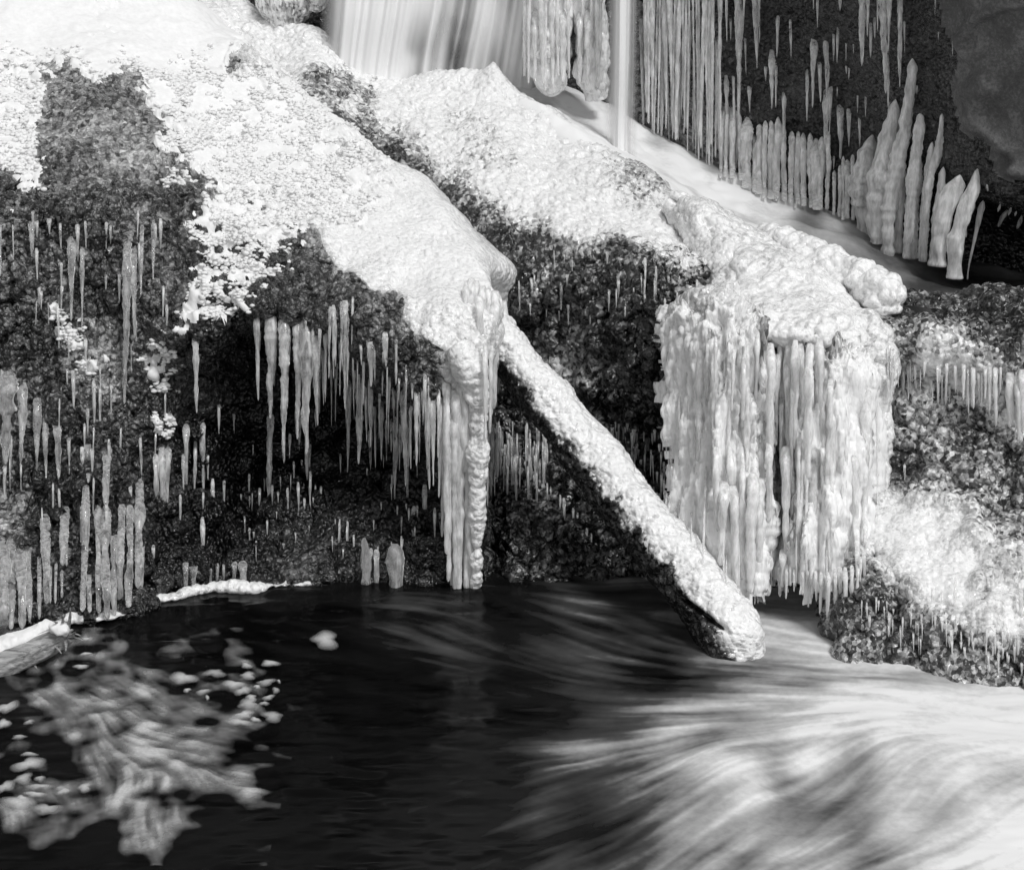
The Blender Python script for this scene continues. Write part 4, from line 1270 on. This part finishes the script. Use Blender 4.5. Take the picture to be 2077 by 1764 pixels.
# narrow white curtain at the right end of the snowy boulder
nc = empty('ice_curtain', P(945, 1200, -.05))
tag(nc, 'narrow white ice curtain hanging from the snowy boulder to the water, left of the log', 'ice curtain')
row('V', [(x, t, b, w) for x, t, b, w in ((905, 770, 1125, 17), (913, 780, 1180, 18), (921, 760, 1200, 19), (929, 740, 1208, 20), (937, 730, 1190, 22), (944, 735, 1205, 22), (951, 740, 1208, 22), (958, 720, 1200, 24), (916, 1000, 1140, 14), (948, 900, 1090, 26), (932, 880, 1060, 22), (925, 780, 930, 20), (940, 760, 960, 26), (896, 800, 1010, 10), (900, 820, 1090, 9), (909, 860, 1160, 9), (918, 900, 1190, 10), (935, 1000, 1212, 9), (955, 980, 1212, 10), (961, 900, 1205, 12), (942, 1080, 1200, 8), (890, 790, 930, 8), (926, 1060, 1200, 8))],
    '', '', M_CURTAIN, parent=nc, seed=9, fat=.5, dY=-.02, rib=.06)
V, T, w = ice_tube([P(925, 700, -.03), P(950, 740, -.06), P(966, 790, -.06), P(970, 880, -.06), P(969, 980, -.06), P(968, 1080, -.05), P(966, 1160, -.04), P(965, 1195, -.03)], [.03, .055, .035, .02, .017, .018, .016, .006], 240, 36, 23, 37, 64, (.013, .005), 1.0)
link('beaded_edge', make_mesh('beaded_edge', V, T, {'white': w}), M_WHITE, nc)
row('V', [(945, 570, 725, 16), (955, 565, 760, 18), (966, 570, 800, 20), (978, 580, 830, 22), (990, 585, 845, 22), (1002, 590, 830, 22), (1013, 600, 800, 20), (1022, 610, 770, 18), (984, 700, 900, 12), (996, 700, 880, 12), (972, 600, 760, 18)],
    '', '', M_CURTAIN, parent=nc, seed=11, fat=.45, dY=-.03, rib=.05)
ZB_NOW.append(ZB_FREE)
row('LM', [(940, 620, 900, 18), (975, 640, 1010, 20), (1000, 850, 1190, 16), (1030, 830, 1250, 20), (1055, 860, 1350, 30), (1085, 900, 1180, 20), (1120, 900, 1420, 28), (1150, 930, 1130, 14), (1190, 900, 1150, 18), (1015, 860, 1100, 14), (1070, 880, 1240, 14), (1100, 900, 1300, 14), (960, 800, 1000, 14), (985, 900, 1100, 14), (1115, 800, 960, 14)],
    'between narrow curtain and log', 'icicles behind the log', M_GREYICE, seed=12, fat=.3)
ZB_NOW.clear()
row('LM', [(1290, 1000, 1240, 25), (1310, 1170, 1350, 12), (1330, 1190, 1300, 10), (1365, 1200, 1290, 10), (1410, 1260, 1600, 18), (1388, 1240, 1600, 14), (1465, 1320, 1480, 15), (1490, 1350, 1430, 12), (1512, 1390, 1480, 12), (1545, 1440, 1600, 15), (1572, 1470, 1610, 12), (1600, 1530, 1650, 14), (1625, 1550, 1840, 20), (1670, 1590, 1850, 20), (1692, 1610, 1690, 12), (1730, 1640, 1860, 18), (1750, 1660, 1800, 18), (1790, 1690, 1860, 16), (1440, 1290, 1380, 10)],
    'under the slanting log', 'icicles under the log', M_ICICLE, seed=13, fat=.3, dY=.03)

# icicles fused onto the two columns beside the waterfall
for col, xs in ((bpy.data.objects['ice_column'], (1068, 1076, 1086, 1096, 1107, 1118, 1130, 1141, 1150)), (bpy.data.objects['ice_column.001'], (1176, 1184, 1193, 1202, 1211, 1219))):
    rr = random.Random(len(xs))
    row('V', [(x, rr.choice([-120, -60, 20]), 190 - abs(x - np.mean(xs)) * .7 + rr.uniform(-25, 8), rr.uniform(9, 17)) for x in xs], '', '', M_SPIRE, parent=col, seed=40 + len(xs), fat=.4, rib=.1, dY=.0)

# icicles on the back wall
rr = random.Random(4)
items = []
edge = [(0, 790), (80, 850), (130, 800), (200, 900), (260, 960), (340, 965), (400, 985), (470, 985)]
for k in range(62):
    x = 2 + k * 7.7 + rr.uniform(-5, 5)
    e = np.interp(x, [q[0] for q in edge], [q[1] for q in edge])
    t = rr.choice([-120, -120, -100, 60, 220, 380]) if x < 360 else rr.choice([250, 420, 600, 620])
    items.append((x, t, e - abs(rr.gauss(0, 110)), rr.choice([12, 16, 20, 26, 34]) * rr.uniform(.85, 1.15)))
row('UR', items, 'in bank right of falling strand', 'dense icicles beside the falling water', M_SPIRE, seed=14, fat=.4, cling=False, dY=-.03, rib=.08)
row('UR', [(-80, 100, 720, 30), (-60, -120, 640, 34), (-40, -120, 700, 34), (-20, -120, 740, 40)], 'just behind the falling strand', 'icicles at the falling strand', M_CURTAIN, seed=15, fat=.4, dY=-.03)
row('UR', [(465, -100, 600, 60), (560, -100, 390, 52), (690, 90, 330, 24), (760, 110, 330, 22), (530, 480, 640, 26), (655, 280, 620, 46), (680, 350, 610, 26), (620, 370, 460, 18), (895, 200, 610, 42), (855, 390, 690, 26), (960, 190, 700, 36), (925, 330, 580, 30), (725, 430, 1000, 30), (965, 460, 1000, 46), (988, 470, 760, 30), (1040, 570, 900, 50), (1005, 880, 960, 15), (1090, 610, 830, 30), (1150, 650, 840, 20), (1140, 530, 640, 16), (1185, 540, 660, 14), (1005, 180, 350, 16), (1028, 150, 365, 20), (1075, 240, 350, 14), (1115, 250, 305, 10), (1075, 370, 420, 12), (1090, 380, 450, 14), (425, 100, 230, 14), (1025, 490, 550, 10), (915, -20, 160, 18), (890, -60, 60, 12), (1040, -60, 65, 25), (400, -100, 240, 24), (370, -100, 300, 30), (500, -100, 200, 20), (585, -100, 250, 20), (505, 200, 420, 18)],
    'on the dark wet wall', 'icicles on the dark wall', M_ICICLE, seed=16, rib=.06, dY=-.02)
row('UR', [(1165, -100, 375, 56), (1200, -100, 210, 28), (1213, 130, 330, 30), (1235, 100, 220, 18), (1280, -100, 530, 66), (1318, -100, 300, 36), (1305, 310, 615, 30), (1380, -100, 495, 46), (1402, 120, 300, 20), (1255, -100, 180, 18)],
    'in upper right hanging group', 'big icicles at the upper right', M_ICICLE, seed=17, rib=.1, dY=-.05)
row('UR', [(1580, -60, 90, 16), (1595, 170, 230, 10), (1675, 225, 320, 10), (1475, 480, 535, 12), (1320, 570, 620, 12)], 'near the bare rock face', 'thin icicles near the bare rock', M_ICICLE, seed=18)
row('UR', [(380, 620, 1000, 34), (405, 600, 1000, 30), (440, 640, 1005, 38), (472, 640, 1010, 30), (515, 660, 1040, 76), (560, 760, 1050, 30), (585, 700, 1050, 44), (620, 680, 1060, 36), (650, 680, 1060, 46), (690, 660, 1070, 50), (720, 700, 1070, 36), (770, 740, 1080, 38), (805, 740, 1090, 38), (835, 750, 1100, 40), (872, 750, 1110, 40), (905, 780, 1120, 60), (940, 770, 1120, 40), (975, 740, 1120, 30), (1010, 960, 1150, 24), (1040, 930, 1160, 28), (1080, 900, 1170, 36), (1112, 870, 1180, 26), (1060, 880, 1180, 20), (670, 700, 1060, 24), (790, 780, 1110, 24)],
    'rising along the upper stream', 'ice pillars along the stream', M_SPIRE, seed=19, fat=.85, tip=False, lumpy=.5, top=.2, word='ice pillar', cat='ice pillar', name='ice_pillar', rib=.1, cling=True, dY=-.06)
row('UR', [[(1215, 760, 60), (1200, 850, 110), (1180, 1000, 160), (1175, 1150, 150), (1180, 1260, 110)], [(1345, 560, 30), (1335, 680, 90), (1300, 850, 120), (1265, 1050, 150), (1260, 1290, 120)], [(1447, 330, 42), (1440, 480, 58), (1405, 720, 70), (1355, 960, 86), (1320, 1180, 84), (1305, 1370, 70)], [(1490, 640, 60), (1480, 780, 60), (1455, 950, 60), (1430, 1200, 60), (1420, 1380, 50)], [(1480, 860, 50), (1470, 1000, 70), (1450, 1200, 80), (1440, 1380, 70)],
           [(1615, 640, 22), (1610, 740, 34), (1595, 850, 62), (1555, 980, 46), (1530, 1150, 44), (1510, 1395, 44)], [(1560, 800, 30), (1545, 900, 40), (1520, 1100, 50), (1500, 1380, 40)], [(1620, 940, 26), (1612, 1040, 44), (1585, 1200, 46), (1570, 1400, 40)], [(1710, 985, 70), (1680, 1060, 100), (1630, 1200, 106), (1590, 1420, 90)], [(1815, 950, 34), (1795, 1050, 70), (1735, 1180, 96), (1705, 1330, 96), (1690, 1490, 84)], [(1790, 1100, 30), (1775, 1180, 40), (1750, 1260, 16)], [(1845, 1130, 36), (1825, 1220, 30), (1800, 1340, 20), (1765, 1500, 7)], [(1395, 760, 40), (1385, 900, 50), (1375, 1100, 60), (1370, 1350, 50)]],
    'in leaning cluster under overhang', 'leaning ice spires at the upper right', M_SPIRE, seed=20, word='ice spire', cat='ice spire', name='ice_spire', rib=.07, tip=False, lumpy=.5, top=.1)
row('UR', [[(1985, 1180, 14), (1960, 1215, 36), (1930, 1280, 18)], [(2065, 1215, 14), (2055, 1250, 34), (2038, 1290, 18)], [(2005, 1170, 12), (1998, 1190, 20), (1990, 1215, 10)], [(1945, 1150, 10), (1938, 1175, 22), (1930, 1195, 10)], [(2035, 1190, 10), (2030, 1205, 18), (2026, 1220, 8)], [(1870, 1040, 14), (1878, 1010, 10), (1880, 1060, 8)][:1] + [(1872, 1060, 16), (1874, 1080, 8)]],
    'under the overhang edge', 'frozen drops under the overhang', M_ICICLE, seed=21, word='frozen drop', cat='icicle')

# icicles belonging to the big right-hand curtain
row('RR', [(650, 320, 945, 62), (690, 380, 900, 34), (740, 380, 985, 40), (790, 300, 920, 48), (820, 320, 750, 38), (870, 320, 1085, 62), (925, 290, 710, 56), (990, 520, 800, 42), (640, 860, 1330, 50), (610, 700, 1300, 44), (715, 600, 1000, 30), (770, 560, 1300, 24), (810, 850, 1250, 28), (735, 900, 1560, 52), (340, 280, 545, 24), (500, 400, 760, 30), (575, 250, 700, 30), (440, 350, 700, 26)],
    '', '', M_CURTAIN, parent=curtain_root, seed=22, fat=.5, dY=-.05, rib=.04)
row('RR', [(385, 1100, 1575, 56), (440, 1120, 1700, 60), (545, 1050, 1730, 70), (590, 1080, 1700, 60), (490, 1000, 1650, 40), (420, 900, 1400, 40), (720, 1480, 1700, 36), (340, 900, 1380, 40), (280, 900, 1330, 34)],
    '', '', M_CURTAIN, parent=curtain_root, seed=23, fat=.6, dY=-.03, rib=.05)
rc = random.Random(77)
cols = []
for k in range(56):
    x = 1366 + 412 * (k + rc.random()) / 56 if k % 2 else rc.uniform(1500, 1690)
    if 1566 < x < 1598 and rc.random() < .4: continue
    lip = np.interp(x, [1366, 1420, 1480, 1540, 1640, 1740, 1780], [625, 615, 625, 655, 680, 700, 720])
    bt = np.interp(x, [1350, 1380, 1420, 1470, 1500, 1540, 1560, 1575, 1600, 1640, 1700, 1740, 1780], [1050, 1120, 1160, 1225, 1245, 1235, 1205, 1170, 1190, 1210, 1215, 1190, 1130])
    t = lip + rc.choice([-12, -8, -5, 0, 40, 140]) + rc.uniform(0, 25)
    b = bt + rc.uniform(-70, 10) if rc.random() < .72 else t + rc.uniform(140, 330)
    if b - t > 60: cols.append((x, t, b, rc.choice([6, 8, 10, 14, 20, 28]) * rc.uniform(.8, 1.2)))
row('V', cols, '', '', M_CURTAIN, parent=curtain_root, seed=31, fat=.3, dY=.012, rib=.05, cling=True)
row('RR', [(700, 1560, 1750, 34), (740, 1560, 1760, 26), (780, 1580, 1720, 20), (830, 1590, 1740, 20), (880, 1590, 1760, 22), (905, 1600, 1780, 22), (935, 1600, 1850, 30), (975, 1610, 1870, 34), (1010, 1590, 1880, 32), (1040, 1580, 1890, 36), (1070, 1580, 1880, 30), (1105, 1570, 1840, 34), (1140, 1560, 1770, 26), (1175, 1480, 1700, 30), (1155, 1520, 1700, 20), (860, 1580, 1700, 16), (760, 1570, 1690, 16), (955, 1600, 1760, 16)],
    '', '', M_CURTAIN, parent=curtain_root, seed=24, fat=.4, dY=-.02, rib=.1)
ZB_NOW.append(ZB_FREE)
row('RR', [(60 + i * 17 + (i * 7) % 5, 1180 + i * 22, 1330 + i * 26 + (i * 37) % 60, 12 + (i * 5) % 8) for i in range(18)],
    '', '', M_ICICLE, parent=curtain_root, seed=25, fat=.4, dY=-.02)
ZB_NOW.clear()
# shelf icicles
row('RR', [(1860, 440, 640, 24), (1885, 450, 700, 26), (1915, 440, 790, 34), (1945, 440, 600, 18), (1790, 430, 690, 26), (1820, 460, 660, 20), (1735, 420, 640, 22), (1690, 430, 600, 20), (1760, 440, 720, 18), (2000, 480, 800, 60), (2045, 500, 880, 56), (2070, 470, 820, 40), (1640, 420, 560, 20), (1590, 440, 540, 18)],
    'below stream shelf lip, right', 'icicles on the stream shelf', M_CURTAIN, seed=26, fat=.4, rib=.08, dY=-.02)
row('RR', [(1270, 900, 1040, 10), (1405, 1000, 1120, 12), (1480, 1150, 1200, 8), (1640, 1170, 1240, 14), (1440, 1620, 1700, 12), (1690, 1650, 1850, 22), (1560, 1700, 1790, 12), (1610, 1720, 1800, 10), (1800, 1740, 1850, 12), (2060, 1700, 1900, 40)],
    'among drips around slush mound', 'small drips on the shelf', M_ICICLE, seed=27, fat=.3)

# fine fringe on the slab face, too small to pick apart
def fringe(parent, specs, mat, seed, zb=None, dY=-.005):
    rr = random.Random(seed)
    AV, AT, off = [], [], 0
    if zb is not None: ZB_NOW.append(zb)
    for k, q in enumerate(specs):
        path, rad = place('V', q, False, .18, dY, rr)
        me, o0 = spike_mesh(path, rad, seed * 1000 + k, 6, .08)
        co = np.empty(len(me.vertices) * 3, np.float32)
        me.vertices.foreach_get('co', co)
        tr = np.empty(len(me.polygons) * 3, np.int32)
        me.loops.foreach_get('vertex_index', tr)
        AV.append(co.reshape(-1, 3) + o0)
        AT.append(tr.reshape(-1, 3) + off)
        off += len(co) // 3
        bpy.data.meshes.remove(me)
    o = link('icicle_fringe', make_mesh('icicle_fringe', np.vstack(AV), np.vstack(AT)), mat, parent)
    o['kind'] = 'stuff'
    ZB_NOW.clear()


rr = random.Random(9)
sp = []
for k in range(300):
    if k < 130:
        x = rr.uniform(1160, 1370)
        t = 905 + rr.uniform(-75, 60) + max(0, x - 1210) * .28
        ln, w = rr.uniform(15, 60), rr.uniform(3, 7)
    elif k < 175:
        x = rr.uniform(1050, 1450)
        t = rr.uniform(505, 640) + max(0, x - 1250) * .3
        ln, w = rr.uniform(15, 70), rr.uniform(3, 7)
    else:
        x = rr.uniform(985, 1110)
        t = rr.uniform(850, 960)
        ln, w = rr.uniform(20, 120), rr.uniform(2.5, 6)
    sp.append((x, t, t + ln, w))
fringe(slab, sp, M_ICICLE, 7, ZB_FREE)
sp = []
for k in range(110):
    x = rr.uniform(515, 905)
    t = np.interp(x, [500, 600, 690, 800, 900], [645, 665, 690, 745, 800]) + rr.uniform(-25, 70)
    sp.append((x, t, t + rr.uniform(25, 130), rr.uniform(3, 7.5)))
for k in range(70):
    x = rr.uniform(0, 340)
    t = rr.uniform(420, 1050)
    sp.append((x, t, t + rr.uniform(25, 110), rr.uniform(3, 9)))
for k in range(45):
    x = rr.uniform(480, 860)
    t = rr.uniform(900, 1120)
    sp.append((x, t, t + rr.uniform(12, 50), rr.uniform(2.5, 5)))
fringe(boulder, sp, M_ICICLE, 8)
sp = []
for k in range(70):
    x = rr.uniform(1740, 2075)
    t = np.interp(x, [1740, 1830, 1950, 2075], [1225, 1260, 1290, 1320]) + rr.uniform(-35, 20)
    sp.append((x, t, t + rr.uniform(12, 55), rr.uniform(3, 8)))
for k in range(60):
    x = rr.uniform(1800, 2075)
    t = np.interp(x, [1800, 1900, 2075], [725, 745, 780]) + rr.uniform(-25, 40)
    sp.append((x, t, t + rr.uniform(15, 80), rr.uniform(3, 9)))
fringe(shelf, sp, M_CURTAIN, 6)

# ------------------------------------------------------------------ shore ice
V, T, w = ice_tube([PZ(95, 1255, .01), PZ(140, 1248, .02), PZ(190, 1246, .02), PZ(240, 1240, .02), PZ(275, 1225, .015), PZ(285, 1215, .0)], [.02, .05, .06, .055, .035, .01], 110, 46, 81, 30, 60, (.008, .004), 1.0, .22)
tag(link('shore_ice', make_mesh('shore_ice', V, T, {'white': w}), M_WHITE), 'white ice ledge at the foot of the left pillars', 'shore ice')
V, T, w = ice_tube([PZ(285, 1213, .005), PZ(340, 1212, .01), PZ(400, 1196, .012), PZ(460, 1190, .012), PZ(505, 1192, .012), PZ(560, 1186, .008), PZ(640, 1183, .006)], [.003, .012, .008, .015, .022, .007, .003], 240, 22, 83, 24, 70, (.02, .006), 1.0, .16)
tag(link('shore_ice', make_mesh('shore_ice', V, T, {'white': w}), M_WHITE), 'thin white rim of ice along the waterline of the dark hollow', 'shore ice')


# ------------------------------------------------------------------ broken log end at the left edge
def build_small_log():
    root = empty('broken_log', P(60, 1330, -.85))
    tag(root, 'broken log end poking in at the left edge with snow on top', 'log')
    path = [P(-190, 1425, -1.0), P(-60, 1372, -.92), P(40, 1326, -.86), P(95, 1300, -.82), P(128, 1281, -.8)]
    rad = [.085, .078, .066, .058, .046]
    G, N, p = tube_grid(path, rad, 160, 64)
    ax = (p[-1] - p[0]) / np.linalg.norm(p[-1] - p[0])
    Q = G - (G @ ax)[..., None] * ax * .92
    G = G + N * ((fbm(Q * 60, 3, 4) - .5) * .022)[..., None]
    # jagged broken end
    k = sstep(140, 159, np.arange(160))[:, None]
    G = G + ax * (k * (fbm(Q * 70, 2, 7) - .45) * .12)[..., None]
    V, T = capped(G, grid_faces(160, 64, True), p[0], p[-1] - ax * .02)
    wood = link('wood', make_mesh('wood', V, T), M_WOOD, root)
    # snow blanket over the upper side
    ths = np.linspace(math.radians(50), math.radians(172), 46)
    S, Ns, ps = tube_grid(path, rad, 170, 64)
    tg = np.gradient(ps, axis=0); tg /= np.linalg.norm(tg, axis=1, keepdims=True)
    a = np.cross(tg, [0, 0, 1.0]); a /= np.linalg.norm(a, axis=1, keepdims=True)
    b = np.cross(a, tg)
    r = np.linalg.norm(S - ps[:, None], axis=2)[:, :1]
    D = a[:, None] * np.cos(ths)[None, :, None] + b[:, None] * np.sin(ths)[None, :, None]
    th = .026 * np.sin((ths - ths[0]) / (ths[-1] - ths[0]) * math.pi)[None, :] ** .5 * (.75 + .6 * fbm(ps * 9, 2, 3))[:, None]
    e = np.minimum(np.arange(170), 169 - np.arange(170))[:, None] / 8.0
    th = th * np.clip(e, 0, 1) ** .5
    Gs_ = ps[:, None] + D * (r - .006 + th)[..., None]
    Gs_ = Gs_ + D * ((fbm(Gs_ * 22, 4, 5) - .5) * .03)[..., None]
    link('snow_cover', make_mesh('snow_cover', Gs_.reshape(-1, 3), grid_faces(170, 46)), M_SNOW, root)
    rr = random.Random(3)
    for i, (x0, y0, x1, y1) in enumerate(((138, 1275, 141, 1244), (120, 1270, 90, 1281), (135, 1290, 158, 1296), (140, 1285, 157, 1288), (142, 1290, 150, 1284), (118, 1268, 110, 1262), (130, 1295, 132, 1312), (105, 1308, 118, 1320), (125, 1268, 126, 1258), (60, 1345, 70, 1352))):
        y = depth(60, 1200) * 0 - .84
        x1, y1 = x0 + (x1 - x0) * 1.5, y0 + (y1 - y0) * 1.5
        q0, q1 = P(x0, y0, y), P(x1, y1, y - .06)
        me, o0 = spike_mesh([q0, (q0 + q1) / 2 + np.array([.004, 0, .004]), q1], [.008, .006, .002], 9000 + i, 6, 0, .02, lumpy=.3, top=1)
        o = link('splinter', me, M_WOOD, wood)
        o.location = o0
    knob, N, p = tube_grid([P(104, 1282, -.86), P(112, 1276, -.86), P(122, 1276, -.86), P(130, 1282, -.86), P(132, 1290, -.86)], [.01, .026, .032, .024, .008], 40, 28)
    knob = knob + N * ((fbm(knob * 30, 2, 2) - .5) * .02)[..., None]
    V, T = capped(knob, grid_faces(40, 28, True), p[0], p[-1])
    link('snow_clump', make_mesh('snow_clump', V, T), M_SNOW, root)


build_small_log()
print('TRIS', sum(len(m.loop_triangles) or sum(p.loop_total - 2 for p in m.polygons) for m in bpy.data.meshes))
